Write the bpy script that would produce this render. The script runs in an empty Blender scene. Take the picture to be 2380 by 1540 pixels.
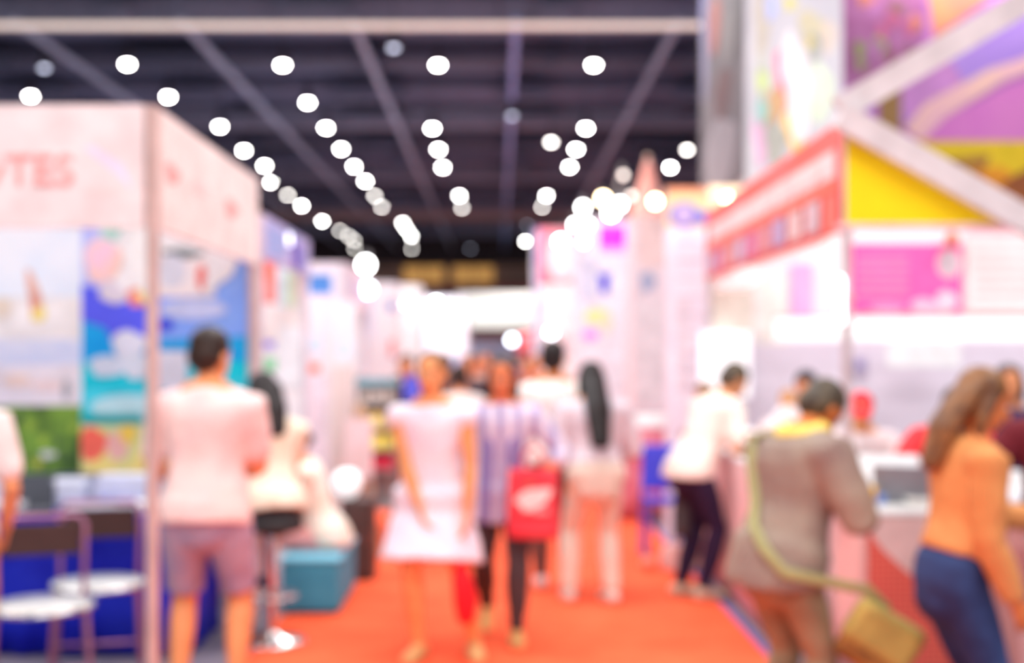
import bpy, math, random
from mathutils import Vector, Matrix, Euler, noise
random.seed(7)
SC = bpy.context.scene
COL = SC.collection
# ------------------------------------------------------------------ camera, world, lights, exposure
F = 3000.0                      # focal length in pixels of the 2380x1540 frame
HC = 1.6                        # eye height
VX, VY = 1160.0, 825.0          # where the aisle vanishes
cd = bpy.data.cameras.new('camera'); cam = bpy.data.objects.new('camera', cd); COL.objects.link(cam)
cam.location = (0, 0, HC); cam.rotation_euler = (math.pi/2, 0, 0)
cd.sensor_width = 36; cd.lens = 36*F/2380
cd.shift_x = (1190-VX)/2380; cd.shift_y = -(770-VY)/2380
cd.clip_end = 200
cd.dof.use_dof = True; cd.dof.focus_distance = 1.2; cd.dof.aperture_fstop = 2.7; cd.dof.aperture_ratio = 1.0
SC.camera = cam
w = bpy.data.worlds.new('world'); SC.world = w; w.use_nodes = True
bg = w.node_tree.nodes['Background']; bg.inputs[0].default_value = (0.97, 0.965, 1.0, 1); bg.inputs[1].default_value = .8
SC.view_settings.view_transform = 'Standard'; SC.view_settings.look = 'None'
SC.view_settings.exposure = -0.34; SC.view_settings.gamma = 1.0; SC.view_settings.use_curve_mapping = False
cy = SC.cycles
cy.max_bounces = 4; cy.diffuse_bounces = 3; cy.glossy_bounces = 2; cy.transmission_bounces = 2; cy.transparent_max_bounces = 4
cy.caustics_reflective = False; cy.caustics_refractive = False; cy.use_denoising = True
cy.use_adaptive_sampling = False
def area_light(name, loc, size, power, col=(1, .975, .96), rot=(0, 0, 0)):
    l = bpy.data.lights.new(name, 'AREA'); l.shape = 'RECTANGLE'; l.size, l.size_y = size; l.energy = power; l.color = col
    o = bpy.data.objects.new(name, l); o.location = loc; o.rotation_euler = rot; COL.objects.link(o); return o
# hall lamps over the part of the hall that lies above the frame
for ly in (-3.5, 2.5, 8.2, 15):
    for lx in (-5.5, 0, 5.5):
        area_light('hall_lamp_light', (lx, ly, 6.3), (3, 2), 345)
for lx in (-6, 0, 6):           # added unseen fill lights, brightening the beam and roof ahead
    area_light('added_roof_fill', (lx, 6.5, 5.9), (2, .6), 170, (.93, .95, 1), (math.radians(118), 0, 0))

# ------------------------------------------------------------------ materials
def lin(c): c /= 255.0; return c/12.92 if c <= .04045 else ((c+.055)/1.055)**2.4
def L3(c): return (lin(c[0]), lin(c[1]), lin(c[2]), 1)
_m = {}
def mat(c, c2=None, rough=.6, metal=0, emit=0, scale=6, pattern='noise', bump=0, trans=0):
    key = (c, c2, rough, metal, emit, scale, pattern, bump, trans)
    if key in _m: return _m[key]
    m = bpy.data.materials.new('material'); m.use_nodes = True
    nt = m.node_tree; N = nt.nodes; K = nt.links; b = N['Principled BSDF']
    b.inputs['Roughness'].default_value = rough; b.inputs['Metallic'].default_value = metal
    b.inputs['Specular IOR Level'].default_value = .3
    if c2 is None: c2 = tuple(max(0, v*.93) for v in c)
    tc = N.new('ShaderNodeTexCoord')
    if pattern == 'noise':
        t = N.new('ShaderNodeTexNoise'); t.inputs['Scale'].default_value = scale; t.inputs['Detail'].default_value = 3
        fo = t.outputs['Fac']
    elif pattern == 'stripe':
        t = N.new('ShaderNodeTexWave'); t.inputs['Scale'].default_value = scale; t.inputs['Distortion'].default_value = 1.5
        t.bands_direction = 'X'; fo = t.outputs['Fac']
    elif pattern == 'dots':
        t = N.new('ShaderNodeTexVoronoi'); t.inputs['Scale'].default_value = scale; t.inputs['Randomness'].default_value = 0
        fo = t.outputs['Distance']
    K.new(tc.outputs['Object'], t.inputs['Vector'])
    r = N.new('ShaderNodeValToRGB'); r.color_ramp.elements[0].position = .38; r.color_ramp.elements[1].position = .62
    r.color_ramp.elements[0].color = L3(c2); r.color_ramp.elements[1].color = L3(c)
    K.new(fo, r.inputs['Fac']); K.new(r.outputs['Color'], b.inputs['Base Color'])
    if emit:
        K.new(r.outputs['Color'], b.inputs['Emission Color']); b.inputs['Emission Strength'].default_value = emit
    if bump:
        t2 = N.new('ShaderNodeTexNoise'); t2.inputs['Scale'].default_value = 120
        K.new(tc.outputs['Object'], t2.inputs['Vector'])
        bn = N.new('ShaderNodeBump'); bn.inputs['Strength'].default_value = bump; bn.inputs['Distance'].default_value = .004
        K.new(t2.outputs['Fac'], bn.inputs['Height']); K.new(bn.outputs['Normal'], b.inputs['Normal'])
    if trans: b.inputs['Transmission Weight'].default_value = trans
    _m[key] = m
    return m
WHITE = mat((250, 248, 248)); PINKW = mat((248, 236, 236)); LAV = mat((240, 230, 240))
CHROME = mat((225, 222, 222), rough=.12, metal=1); ALU = mat((205, 195, 190), rough=.35, metal=.6)
DARK = mat((52, 46, 48), rough=.5); BROWN = mat((72, 52, 50), rough=.5)
CREAM = mat((250, 240, 225)); PAPER = mat((248, 248, 252), (205, 208, 235), scale=4)

# ------------------------------------------------------------------ pixel + distance to place
def P(px, py, d): return Vector(((px-VX)/F*d, d, HC-(py-VY)/F*d))
def X(px, d): return (px-VX)/F*d
def Z(py, d): return HC-(py-VY)/F*d

# ------------------------------------------------------------------ mesh helpers
class MB:
    def __init__(s): s.v = []; s.f = []; s.m = []; s.mats = []
    def mi(s, m):
        if m not in s.mats: s.mats.append(m)
        return s.mats.index(m)
    def add(s, vs, fs, m=None):
        o = len(s.v); s.v += [tuple(v) for v in vs]; s.f += [tuple(i+o for i in f) for f in fs]
        s.m += [s.mi(m) if m else 0]*len(fs)
    def box(s, a, b, m=None, mtx=None):
        x0, y0, z0 = a; x1, y1, z1 = b
        vs = [Vector(p) for p in ((x0,y0,z0),(x1,y0,z0),(x1,y1,z0),(x0,y1,z0),(x0,y0,z1),(x1,y0,z1),(x1,y1,z1),(x0,y1,z1))]
        if mtx: vs = [mtx @ v for v in vs]
        s.add(vs, [(0,3,2,1),(4,5,6,7),(0,1,5,4),(1,2,6,5),(2,3,7,6),(3,0,4,7)], m); return s
    def tube(s, pts, rad, seg=14, m=None, flat=None, round_ends=True):
        """swept ellipse; rad: list of r or (rx, ry); flat: lateral axis hint"""
        pts = [Vector(p) for p in pts]; n = len(pts)
        rad = [(r, r) if not isinstance(r, (tuple, list)) else r for r in (rad if isinstance(rad, (list, tuple)) else [rad]*n)]
        if len(rad) != n: rad = [rad[0]]*n
        if round_ends:
            d0 = (pts[0]-pts[1]).normalized(); d1 = (pts[-1]-pts[-2]).normalized()
            r0, r1 = min(rad[0]), min(rad[-1])
            P0, R0 = [], []
            for a in (75, 45, 20): c_, s_ = math.cos(math.radians(a)), math.sin(math.radians(a)); P0.append(pts[0]+d0*r0*s_); R0.append((rad[0][0]*c_, rad[0][1]*c_))
            P1, R1 = [], []
            for a in (20, 45, 75): c_, s_ = math.cos(math.radians(a)), math.sin(math.radians(a)); P1.append(pts[-1]+d1*r1*s_); R1.append((rad[-1][0]*c_, rad[-1][1]*c_))
            pts = P0+pts+P1; rad = R0+rad+R1; n = len(pts)
        vs, fs = [], []
        u = Vector(flat) if flat else None
        for i, p in enumerate(pts):
            t = (pts[min(i+1, n-1)]-pts[max(i-1, 0)])
            t = t.normalized() if t.length > 1e-9 else Vector((0,0,1))
            if u is None:
                u = t.orthogonal()
            uu = (u - t*u.dot(t))
            uu = uu.normalized() if uu.length > 1e-6 else t.orthogonal().normalized()
            if not flat: u = uu
            vv = t.cross(uu)
            for k in range(seg):
                a = 2*math.pi*k/seg
                vs.append(p + uu*math.cos(a)*rad[i][0] + vv*math.sin(a)*rad[i][1])
        for i in range(n-1):
            for k in range(seg):
                a = i*seg+k; b = i*seg+(k+1) % seg
                fs.append((a, b, b+seg, a+seg))
        fs.append(tuple(reversed(range(seg)))); fs.append(tuple(range((n-1)*seg, n*seg)))
        s.add(vs, fs, m); return s
    def ell(s, c, r, m=None, mtx=None, nu=16, nv=10):
        vs, fs = [], []
        for j in range(nv+1):
            th = math.pi*j/nv
            for i in range(nu):
                ph = 2*math.pi*i/nu
                v = Vector((r[0]*math.sin(th)*math.cos(ph), r[1]*math.sin(th)*math.sin(ph), r[2]*math.cos(th)))
                if mtx: v = mtx @ v
                vs.append(Vector(c)+v)
        for j in range(nv):
            for i in range(nu):
                fs.append((j*nu+i, (j+1)*nu+i, (j+1)*nu+(i+1) % nu, j*nu+(i+1) % nu))
        s.add(vs, fs, m); return s
    def lathe(s, c, prof, m=None, seg=24):
        vs, fs = [], []
        for r, z in prof:
            for k in range(seg):
                a = 2*math.pi*k/seg; vs.append(Vector(c)+Vector((r*math.cos(a), r*math.sin(a), z)))
        for i in range(len(prof)-1):
            for k in range(seg):
                a = i*seg+k; b = i*seg+(k+1) % seg; fs.append((a, b, b+seg, a+seg))
        fs.append(tuple(reversed(range(seg)))); fs.append(tuple(range((len(prof)-1)*seg, len(prof)*seg)))
        s.add(vs, fs, m); return s
    def mesh(s, name):
        me = bpy.data.meshes.new(name); me.from_pydata(s.v, [], s.f)
        for m in s.mats: me.materials.append(m)
        if s.mats: me.polygons.foreach_set('material_index', s.m)
        me.update(); return me
    def build(s, name, material=None, parent=None, smooth=False, bevel=0):
        me = s.mesh(name)
        if material: me.materials.clear(); me.materials.append(material)
        if material: me.polygons.foreach_set('material_index', [0]*len(me.polygons))
        if smooth: me.polygons.foreach_set('use_smooth', [True]*len(me.polygons))
        o = bpy.data.objects.new(name, me); COL.objects.link(o)
        if bevel:
            b = o.modifiers.new('b', 'BEVEL'); b.width = bevel; b.segments = 2; b.limit_method = 'ANGLE'
        if parent: o.parent = parent
        return o
    def remesh(s, name, material, parent, voxel, smooth=4, wrinkle=0, wscale=.25):
        me = s.mesh('tmp'); o = bpy.data.objects.new('tmp', me); COL.objects.link(o)
        r = o.modifiers.new('r', 'REMESH'); r.mode = 'VOXEL'; r.voxel_size = voxel; r.use_smooth_shade = True
        q = o.modifiers.new('s', 'SMOOTH'); q.factor = .5; q.iterations = smooth
        if wrinkle:
            tx = bpy.data.textures.new('folds', 'CLOUDS'); tx.noise_scale = wscale
            dd = o.modifiers.new('d', 'DISPLACE'); dd.texture = tx; dd.strength = wrinkle; dd.mid_level = .5
        dg = bpy.context.evaluated_depsgraph_get()
        nm = bpy.data.meshes.new_from_object(o.evaluated_get(dg))
        bpy.data.objects.remove(o); nm.materials.clear(); nm.materials.append(material)
        nm.polygons.foreach_set('use_smooth', [True]*len(nm.polygons)); nm.polygons.foreach_set('material_index', [0]*len(nm.polygons))
        ob = bpy.data.objects.new(name, nm); COL.objects.link(ob)
        if parent: ob.parent = parent
        return ob
def tag(o, label, cat, group=None, kind=None):
    o['label'] = label; o['category'] = cat
    if group: o['group'] = group
    if kind: o['kind'] = kind
    return o
def empty(name, loc, rz=0):
    o = bpy.data.objects.new(name, None); COL.objects.link(o); o.location = loc; o.rotation_euler = (0, 0, rz); return o
def struct(o): o['kind'] = 'structure'; return o
def copy_tree(o, parent=None):
    c = o.copy(); COL.objects.link(c); c.parent = parent
    for ch in list(o.children): copy_tree(ch, c)
    return c
def thing1(name, mb, m, label, cat, loc=(0, 0, 0), group=None, smooth=False, bevel=0, rz=0):
    o = mb.build(name, m, None, smooth, bevel); o.location = loc; o.rotation_euler = (0, 0, rz); tag(o, label, cat, group); return o

# flat printed board: O = corner, U across, V up, N towards viewer
class Board:
    def __init__(s, O, U, N, w, h, th, m):
        s.O = Vector(O); s.U = Vector(U).normalized(); s.N = Vector(N).normalized(); s.V = Vector((0, 0, 1)); s.mb = MB(); s.k = 0
        c = [s.O, s.O+s.U*w, s.O+s.U*w-s.N*th, s.O-s.N*th]; vs = c+[p+s.V*h for p in c]
        s.mb.add(vs, [(0,3,2,1),(4,5,6,7),(0,1,5,4),(1,2,6,5),(2,3,7,6),(3,0,4,7)], m)
        s.w, s.h = w, h
    def poly(s, pts, m):
        s.k += 1; q = [s.O+s.U*min(max(a, 0), s.w)+s.V*min(max(b, 0), s.h)+s.N*(.0007*s.k) for a, b in pts]
        s.mb.add(q, [tuple(range(len(q)))], m); return s
    def rect(s, a0, b0, a1, b1, m): return s.poly([(a0,b0),(a1,b0),(a1,b1),(a0,b1)], m)
    def oval(s, a, b, ra, rb, m, n=20, wob=0, rot=0):
        pts = []
        for i in range(n):
            t = 2*math.pi*i/n; r = 1+wob*math.sin(3*t+1)+wob*.6*math.sin(5*t)
            x, y = ra*r*math.cos(t), rb*r*math.sin(t)
            pts.append((a+x*math.cos(rot)-y*math.sin(rot), b+x*math.sin(rot)+y*math.cos(rot)))
        return s.poly(pts, m)
class PxBoard(Board):
    """camera-facing board given by pixel extents and its distance"""
    def __init__(s, d, x0, y0, x1, y1, m, th=.05, floor=False):
        z0 = 0 if floor else Z(y1, d); s.d = d
        super().__init__((X(x0, d), d, z0), (1,0,0), (0,-1,0), X(x1, d)-X(x0, d), Z(y0, d)-z0, th, m)
    def ab(s, x, y): return (X(x, s.d)-s.O.x, Z(y, s.d)-s.O.z)
    def r(s, x0, y0, x1, y1, m): a, b = s.ab(x0, y1); c, e = s.ab(x1, y0); return s.rect(a, b, c, e, m)
    def p(s, pts, m): return s.poly([s.ab(*q) for q in pts], m)
    def o(s, x, y, rx, ry, m, wob=0, rot=0): a, b = s.ab(x, y); k = s.d/F; return s.oval(a, b, rx*k, ry*k, m, wob=wob, rot=rot)

# ------------------------------------------------------------------ people
SKIN = (238, 160, 112)
def lerp(a, b, t): return a+(b-a)*t
def rotx(v, deg):
    a = math.radians(deg); return Vector((v[0], v[1]*math.cos(a)+v[2]*math.sin(a), -v[1]*math.sin(a)+v[2]*math.cos(a)))
def ik(a, b, l1, l2, hint):
    d = b-a; L = min(d.length, (l1+l2)*.995); L = max(L, abs(l1-l2)*1.05); u = d.normalized()
    b2 = a+u*L
    c = (l1*l1+L*L-l2*l2)/(2*L); h = math.sqrt(max(l1*l1-c*c, 1e-6))
    hh = Vector(hint); hh = (hh-u*hh.dot(u)); hh = hh.normalized() if hh.length > 1e-4 else u.orthogonal().normalized()
    return a+u*c+hh*h, b2
TORSO = [(-.05, .078, .058), (-.02, .098, .070), (.02, .100, .072), (.07, .090, .062), (.12, .080, .055), (.18, .090, .063),
         (.24, .102, .068), (.275, .104, .060), (.30, .080, .048)]
def person(label, x, y, heading, H=1.65, lean=4, headpitch=0, headyaw=0, female=False, wide=1.0, pelvis=None, pelvis_y=0,
           feet=None, hands=None, skin=SKIN, top=None, topm=None, topm2=None, bottom=None, botm=None, hem=None, hair='short',
           hairm=None, shoes=(235, 235, 235), near=True, sleeve=.5, elbow=None, extra=None, loose=.022, group=None, cat='person', barefoot=False):
    root = empty('person', (x, y, 0), math.radians(heading)); tag(root, label, cat, group)
    vx = .0085 if near else .02
    wv = .012 if near else .024
    hz = pelvis if pelvis is not None else .522*H
    B = Vector((0, pelvis_y, hz)); sp = rotx((0, 0, 1), lean); fw = rotx((0, 1, 0), lean); lat = Vector((1, 0, 0))
    def S(s, f=0): # along the spine, slight natural curve
        return B+sp*(s*H)+fw*(f*H)
    fac = lambda s: (1.06 if s < .05 else (.93 if .08 < s < .2 else .93)) if female else 1.0
    def rings(s0, s1, inf=0, n=12):
        pts, rr = [], []
        for i in range(n):
            s = lerp(s0, s1, i/(n-1))
            j = max([k for k in range(len(TORSO)) if TORSO[k][0] <= s] or [0]); j = min(j, len(TORSO)-2)
            a, b = TORSO[j], TORSO[j+1]; t = max(0, min(1, (s-a[0])/(b[0]-a[0])))
            rx = lerp(a[1], b[1], t)*H*fac(s)*wide+inf; ry = lerp(a[2], b[2], t)*H*fac(s)*wide+inf
            pts.append(S(s, -.004+.012*math.sin(s*9))); rr.append((rx, ry))
        return pts, rr
    b = MB()
    p, r = rings(-.05, .30); b.tube(p, r, 20, flat=lat)
    nb = S(.29); nt = S(.335, .008)
    hp = lean*.7+headpitch
    R = Matrix.Rotation(math.radians(headyaw), 3, 'Z') @ Matrix.Rotation(-math.radians(hp), 3, 'X')
    hb = nt+R @ Vector((0, 0, .006*H))
    b.tube([nb, nt, hb+R @ Vector((0, 0, .03*H))], [.036*H, .031*H, .032*H], 14)
    h = lambda v: hb+R @ (Vector(v)*H)
    R4 = R.to_4x4()
    b.ell(h((0, -.004, .082)), (.0455*H, .057*H, .053*H), mtx=R)
    b.ell(h((0, .016, .040)), (.036*H, .040*H, .042*H), mtx=R)
    b.ell(h((0, .034, .016)), (.018*H, .016*H, .014*H), mtx=R)
    b.tube([h((0, .052, .068)), h((0, .064, .048))], [.006*H, .0095*H], 8)
    for s in (-1, 1): b.ell(h((s*.046, -.004, .055)), (.006*H, .012*H, .018*H), mtx=R)
    # limbs
    hip = {s: S(-.012)+lat*s*.053*H*wide for s in (-1, 1)}
    feet = feet or {-1: (-.09, 0, 0), 1: (.09, 0, 0)}
    leg = {}; shoe = {}
    for s in (-1, 1):
        f = feet[s]; yaw = f[3] if len(f) > 3 else 0; pitch = f[4] if len(f) > 4 else 0
        ank = Vector((f[0], f[1], f[2]+.048*H))
        kn, an = ik(hip[s], ank, .245*H, .245*H, f[5] if len(f) > 5 else (s*.12, 1, .1))
        pts = [hip[s]]+[hip[s].lerp(kn, t) for t in (.25, .5, .75)]+[kn]+[kn.lerp(an, t) for t in (.25, .5, .75)]+[an]
        rd = [.056, .053, .047, .040, .034, .036, .033, .026, .022]
        leg[s] = (pts, [q*H*wide for q in rd])
        b.tube(pts, leg[s][1], 14)
        fd = Vector((math.sin(math.radians(yaw))*1, math.cos(math.radians(yaw)), 0)); fd = (fd*math.cos(math.radians(pitch))+Vector((0, 0, -1))*math.sin(math.radians(pitch)))
        up = Vector((0, 0, -1))*math.cos(math.radians(pitch)) - Vector((fd.x, fd.y, 0))*math.sin(math.radians(pitch))
        heel = an+up*.022*H-fd*.025*H; ball = heel+fd*.09*H+up*.006*H; toe = heel+fd*.128*H+up*.010*H
        side = fd.cross(Vector((0, 0, 1)))
        b.tube([an, heel.lerp(ball, .3)], [.021*H, .018*H], 10)
        b.tube([heel, heel.lerp(ball, .5), ball, toe], [(.020*H, .020*H), (.021*H, .020*H), (.025*H, .017*H), (.019*H, .011*H)], 12, flat=side)
        shoe[s] = (an, heel, ball, toe, side, up)
    sh = {s: S(.268)+lat*s*.112*H*wide for s in (-1, 1)}
    hands = hands or {-1: (-.2, .06, hz-.06), 1: (.2, .06, hz-.06)}
    arm = {}
    for s in (-1, 1):
        hd = hands[s]; wr = Vector(hd[:3]); hint = (elbow or {}).get(s, (s*.5, -1, -.3))
        el, wr = ik(sh[s], wr, .168*H, .148*H, hint)
        pts = [sh[s]-lat*s*.03*H, sh[s], sh[s].lerp(el, .35), sh[s].lerp(el, .7), el, el.lerp(wr, .3), el.lerp(wr, .65), wr]
        rd = [.036, .037, .031, .027, .024, .025, .021, .0155]
        arm[s] = (pts, [q*H*(.9 if female else 1)*wide for q in rd])
        b.tube(pts, arm[s][1], 12)
        d = (wr-el).normalized(); n = Vector((-s, 0, 0)) if abs(d.x) < .7 else Vector((0, 0, -1)); n = (n-d*n.dot(d)).normalized(); lt = d.cross(n)
        if lt.dot(Vector((0, 1, 0)))+lt.z*.3 < 0: lt = -lt
        k = H/1.7
        b.tube([wr, wr+d*.03*k, wr+d*.085*k], [(.022*k, .016*k), (.034*k, .015*k), (.038*k, .012*k)], 12, flat=lt)
        for q, (o_, ln) in enumerate(((-.029, .068), (-.010, .080), (.010, .086), (.029, .076))):
            a0 = wr+d*.085*k+lt*o_*k; dd = d.copy(); pp = [a0-d*.01, a0]; cl = .35+.06*(3-q)
            for g, fr in enumerate((.45, .3, .25)):
                dd = (dd+n*cl).normalized(); pp.append(pp[-1]+dd*ln*fr*k)
            b.tube(pp, [.0095*k, .0095*k, .009*k, .0082*k, .0072*k], 8)
        t0 = wr+d*.03*k+lt*.022*k; td = (d*.75+lt*.65+n*.25).normalized()
        b.tube([t0-td*.01, t0+td*.035*k, t0+(td+d*.3).normalized()*.065*k], [.013*k, .0115*k, .009*k], 8)
    sk = mat(skin, tuple(int(q*.95) for q in skin), rough=.5, scale=9)
    b.remesh('body', sk, root, vx, 3)
    if near:
        for s in (-1, 1):
            e = MB(); e.ell(h((s*.019, .047, .064)), (.0075*H, .0045*H, .0042*H), mtx=R); e.build('eye', mat((245, 240, 238)), root, True)
            ir = MB(); ir.ell(h((s*.019, .0505, .064)), (.0035*H, .002*H, .0036*H), mtx=R); ir.build('iris', mat((50, 32, 26)), root, True)
            br = MB(); br.tube([h((s*.009, .0535, .075)), h((s*.019, .0535, .078)), h((s*.030, .047, .075))], .002*H, 6); br.build('eyebrow', mat((60, 42, 34)), root, True)
        mo = MB(); mo.tube([h((-.013, .0515, .030)), h((0, .0545, .0295)), h((.013, .0515, .030))], [.0015*H, .0036*H, .0015*H], 8); mo.build('mouth', mat((205, 90, 80)), root, True)
    # hair
    hm = hairm or mat((58, 42, 36), (38, 28, 26), rough=.45, scale=30)
    g = MB()
    g.ell(h((0, -.014, .092)), (.0525*H, .058*H, .052*H), mtx=R)
    g.ell(h((0, -.028, .062)), (.050*H, .042*H, .050*H), mtx=R)
    if hair in ('long', 'verylong', 'bob'):
        ln = {'long': .17, 'verylong': .30, 'bob': .09}[hair]*H
        base = h((0, -.045, .07)); dn = Vector((0, 0, -1))
        back = -fw*.045*H
        bk_ = .05 if hair == 'verylong' else .03
        tip = base-sp*ln-fw*(bk_+.012)*H-fw*loose
        m1 = base-sp*ln*.5-fw*bk_*H-fw*loose*.8
        g.tube([h((0, -.03, .09)), base, m1, tip], [(.05*H, .035*H), (.056*H, .030*H), (.056*H, .028*H), (.042*H, .018*H)], 16, flat=lat)
        for s in (-1, 1):
            g.tube([h((s*.038, -.002, .105)), h((s*.049, -.004, .06)), h((s*.050, -.014, .02)), h((s*.045, -.02, .0))+dn*ln*.25], [.012*H, .014*H, .014*H, .008*H], 8)
    if hair == 'bun':
        g.ell(h((0, -.058, .115)), (.026*H, .024*H, .024*H), mtx=R)
    if hair == 'tied': g.ell(h((0, -.066, .05)), (.02*H, .022*H, .024*H), mtx=R)
    if hair == 'cap':
        hm = topm2; 
        br = MB(); br.tube([h((0, .03, .105)), h((0, .085, .095))], [(.045*H, .006*H), (.035*H, .005*H)], 14, flat=lat); br.build('cap_brim', topm2, root, True)
    g.remesh('cap' if hair == 'cap' else 'hair', hm, root, .008 if near else .018, 3, .004, .03)
    # top
    if top:
        t = MB(); s0 = (hem-hz)/H if hem is not None and hem-hz > -.09*H else -.06
        p, r = rings(max(s0, -.05), .288, loose, 14)
        if hem is not None and hem < hz-.02*H:
            gl = .022 if top == 'dress' else .004
            hip_r = (.101*H*fac(0)*wide+loose+gl, .074*H*fac(0)*wide+loose+gl)
            r = [(max(q[0], hip_r[0]), max(q[1], hip_r[1])) if (pt-B).dot(sp) < .03*H else q for pt, q in zip(p, r)]
        if hem is not None and hem < p[0].z-.005:
            last = r[0]; dz = p[0].z-hem
            spread = .42 if top == 'dress' else .06
            fx = sum(f[0] for f in feet.values())/2*.0; fyy = p[0].y
            ext = [(p[0]+Vector((0, (.05*q if top == 'dress' else 0), -dz*q)), (last[0]+spread*dz*q*.6, last[1]+spread*dz*q*.75+(.05*math.sqrt(q) if top == 'dress' else 0))) for q in (1, .75, .5, .25)]
            p = [e[0] for e in ext]+p; r = [e[1] for e in ext]+r
        t.tube(p, r, 22, flat=lat, round_ends=False)
        nk = 0 if top == 'dress' else .014
        t.tube([S(.27), S(.292+nk*.3), S(.303+nk*.6), S(.308+nk)], [(.108*H*fac(.2)*wide+loose*.6, .060*H*wide+loose*.6), (.096*H*wide, .058*H*wide+.006), (.074*H, .052*H+.006), (.044*H, .043*H)], 20, flat=lat, round_ends=False)
        t.tube([S(.27), S(.298)], [(.085*H*wide+loose*.5, .05*H+loose*.5), (.052*H, .042*H)], 18, flat=lat)
        for s in (-1, 1):
            pts, rd = arm[s]
            n = {0: 0, .15: 2, .5: 4, .7: 6, 1: 8}[sleeve]
            if n: t.tube(pts[:n], [q+loose*(.9 if k < 4 else .75) for k, q in enumerate(rd[:n])], 14, round_ends=(n != 8))
        t.remesh('dress' if top == 'dress' else 'shirt', topm, root, wv, 4, .018 if near else .01, .11)
    if bottom:
        t = MB(); p, r = rings(-.05, .075 if top != 'none' else .05, .024 if bottom == 'wide' else .010, 8); t.tube(p, r, 20, flat=lat)
        cut = {'shorts': 4, 'trousers': 9, 'capri': 7, 'wide': 9}[bottom]
        for s in (-1, 1):
            pts, rd = leg[s]; add = {'shorts': .022, 'trousers': .011, 'capri': .01, 'wide': .026}[bottom]
            pp = list(pts[:cut]); rr = [q+add for q in rd[:cut]]
            if bottom == 'shorts': pp.append(pts[3].lerp(pts[4], .6)); rr.append(rr[-1]-.002)
            if bottom == 'wide': rr = [q+add*(k/8)*.7 for k, q in enumerate(rd[:cut])]; rr = [max(q, .05) for q in rr]
            t.tube(pp, rr, 16, round_ends=False)
        t.remesh('shorts' if bottom == 'shorts' else 'trousers', botm, root, wv, 3, .014 if near else .006, .10)
    if not barefoot:
        for s in (-1, 1):
            an, heel, ball, toe, side, up = shoe[s]; t = MB(); e = .006
            t.tube([heel, heel.lerp(ball, .5), ball, toe+(toe-ball).normalized()*.008], [(.022*H+e, .021*H+e), (.022*H+e, .020*H+e), (.026*H+e, .018*H+e), (.021*H+e, .012*H+e)], 14, flat=side)
            t.tube([an+up*.004*H, heel.lerp(ball, .25)], [.024*H, .024*H], 12)
            so = t.remesh('shoe', mat(shoes), root, .009 if near else .02, 2)
            t = MB(); t.tube([heel+up*.020*H, ball+up*.016*H, toe+up*.012*H], [(.024*H, .007), (.029*H, .007), (.022*H, .006)], 14, flat=side)
            t.build('sole', mat(tuple(int(q*.7) for q in shoes)), so, True)
    root['_'] = 0; del root['_']
    return root, dict(S=S, sh=sh, arm=arm, h=h, R=R, hz=hz, shoe=shoe)
def child_obj(root, mb, name, m, smooth=True): return mb.build(name, m, root, smooth)
def world_pt(root, v):
    a = root.rotation_euler.z; return Vector((root.location.x+v[0]*math.cos(a)-v[1]*math.sin(a), root.location.y+v[0]*math.sin(a)+v[1]*math.cos(a), v[2]))

# ------------------------------------------------------------------ the hall
YB = 62.0
struct(MB().box((-22, -8, -.2), (22, YB, 0)).build('floor', mat((150, 140, 150), (120, 115, 130), rough=.4, scale=2)))
struct(MB().box((-22, -8, 7.5), (22, YB, 7.7)).build('ceiling', mat((104, 112, 140), (90, 98, 124), scale=.6)))
struct(MB().box((-22.2, -8, 0), (-22, YB, 7.7)).build('wall_left', mat((120, 110, 112))))
struct(MB().box((22, -8, 0), (22.2, YB, 7.7)).build('wall_right', mat((120, 110, 112))))
wb = MB().box((-22, YB, 0), (22, YB+.2, 7.7), mat((70, 58, 62), (60, 50, 54)))
for z0, z1, c in ((4.95, 5.95, (190, 154, 136)), (4.62, 5.0, (226, 128, 126)), (2.2, 2.95, (228, 146, 134))):
    wb.box((-21.9, YB-.03, z0), (21.9, YB, z1), mat(c))
struct(wb.build('wall_back'))
# windows glowing amber high in the back wall
for i, px in enumerate((985, 1100)):
    x = X(px, YB-.1)
    o = MB().box((x-.95, YB-.12, 5.05), (x+.95, YB-.035, 5.85)).build('window_%d' % (i+1), mat((235, 180, 105), (210, 150, 80), emit=.7)); struct(o)
    fr = MB()
    for a, b_ in (((x-1.02, YB-.15, 4.98), (x+1.02, YB-.05, 5.05)), ((x-1.02, YB-.15, 5.85), (x+1.02, YB-.05, 5.92)), ((x-.03, YB-.15, 5.05), (x+.03, YB-.12, 5.85))): fr.box(a, b_)
    fr.build('window_frame', mat((110, 84, 70)), o)
# structural beams under the ceiling
n = 0
n += 1                                                  # slim pipe, its lamplight added as glow, then a dull cross beam far off
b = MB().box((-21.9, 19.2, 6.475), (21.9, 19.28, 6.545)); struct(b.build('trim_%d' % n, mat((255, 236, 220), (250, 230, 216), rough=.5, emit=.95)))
n += 1; b = MB().box((-21.9, 45, 6.30), (21.9, 45.1, 6.60)); struct(b.build('trim_%d' % n, mat((160, 136, 132), rough=.5)))
for k in range(9):
    n += 1; struct(MB().tube([(-20+k*5, 19.24, 6.545), (-20+k*5, 19.24, 7.5)], .01, 6).build('trim_%d' % n, mat((60, 56, 60))))
for i, px in enumerate((0, 400, 810, 1200, 1590)):      # long cable rails running down the hall
    n += 1; x = X(px, 19.0)
    c = (184, 196, 220) if i != 3 else (160, 186, 250)  # blue light on the central rail is put into its colour
    b = MB().box((x-.05, 19.4, 6.62), (x+.05, 61.9, 6.64)); b.box((x-.05, 19.4, 6.64), (x-.04, 61.9, 6.69)); b.box((x+.04, 19.4, 6.64), (x+.05, 61.9, 6.69))
    struct(b.build('trim_%d' % n, mat(c, rough=.5)))
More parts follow.
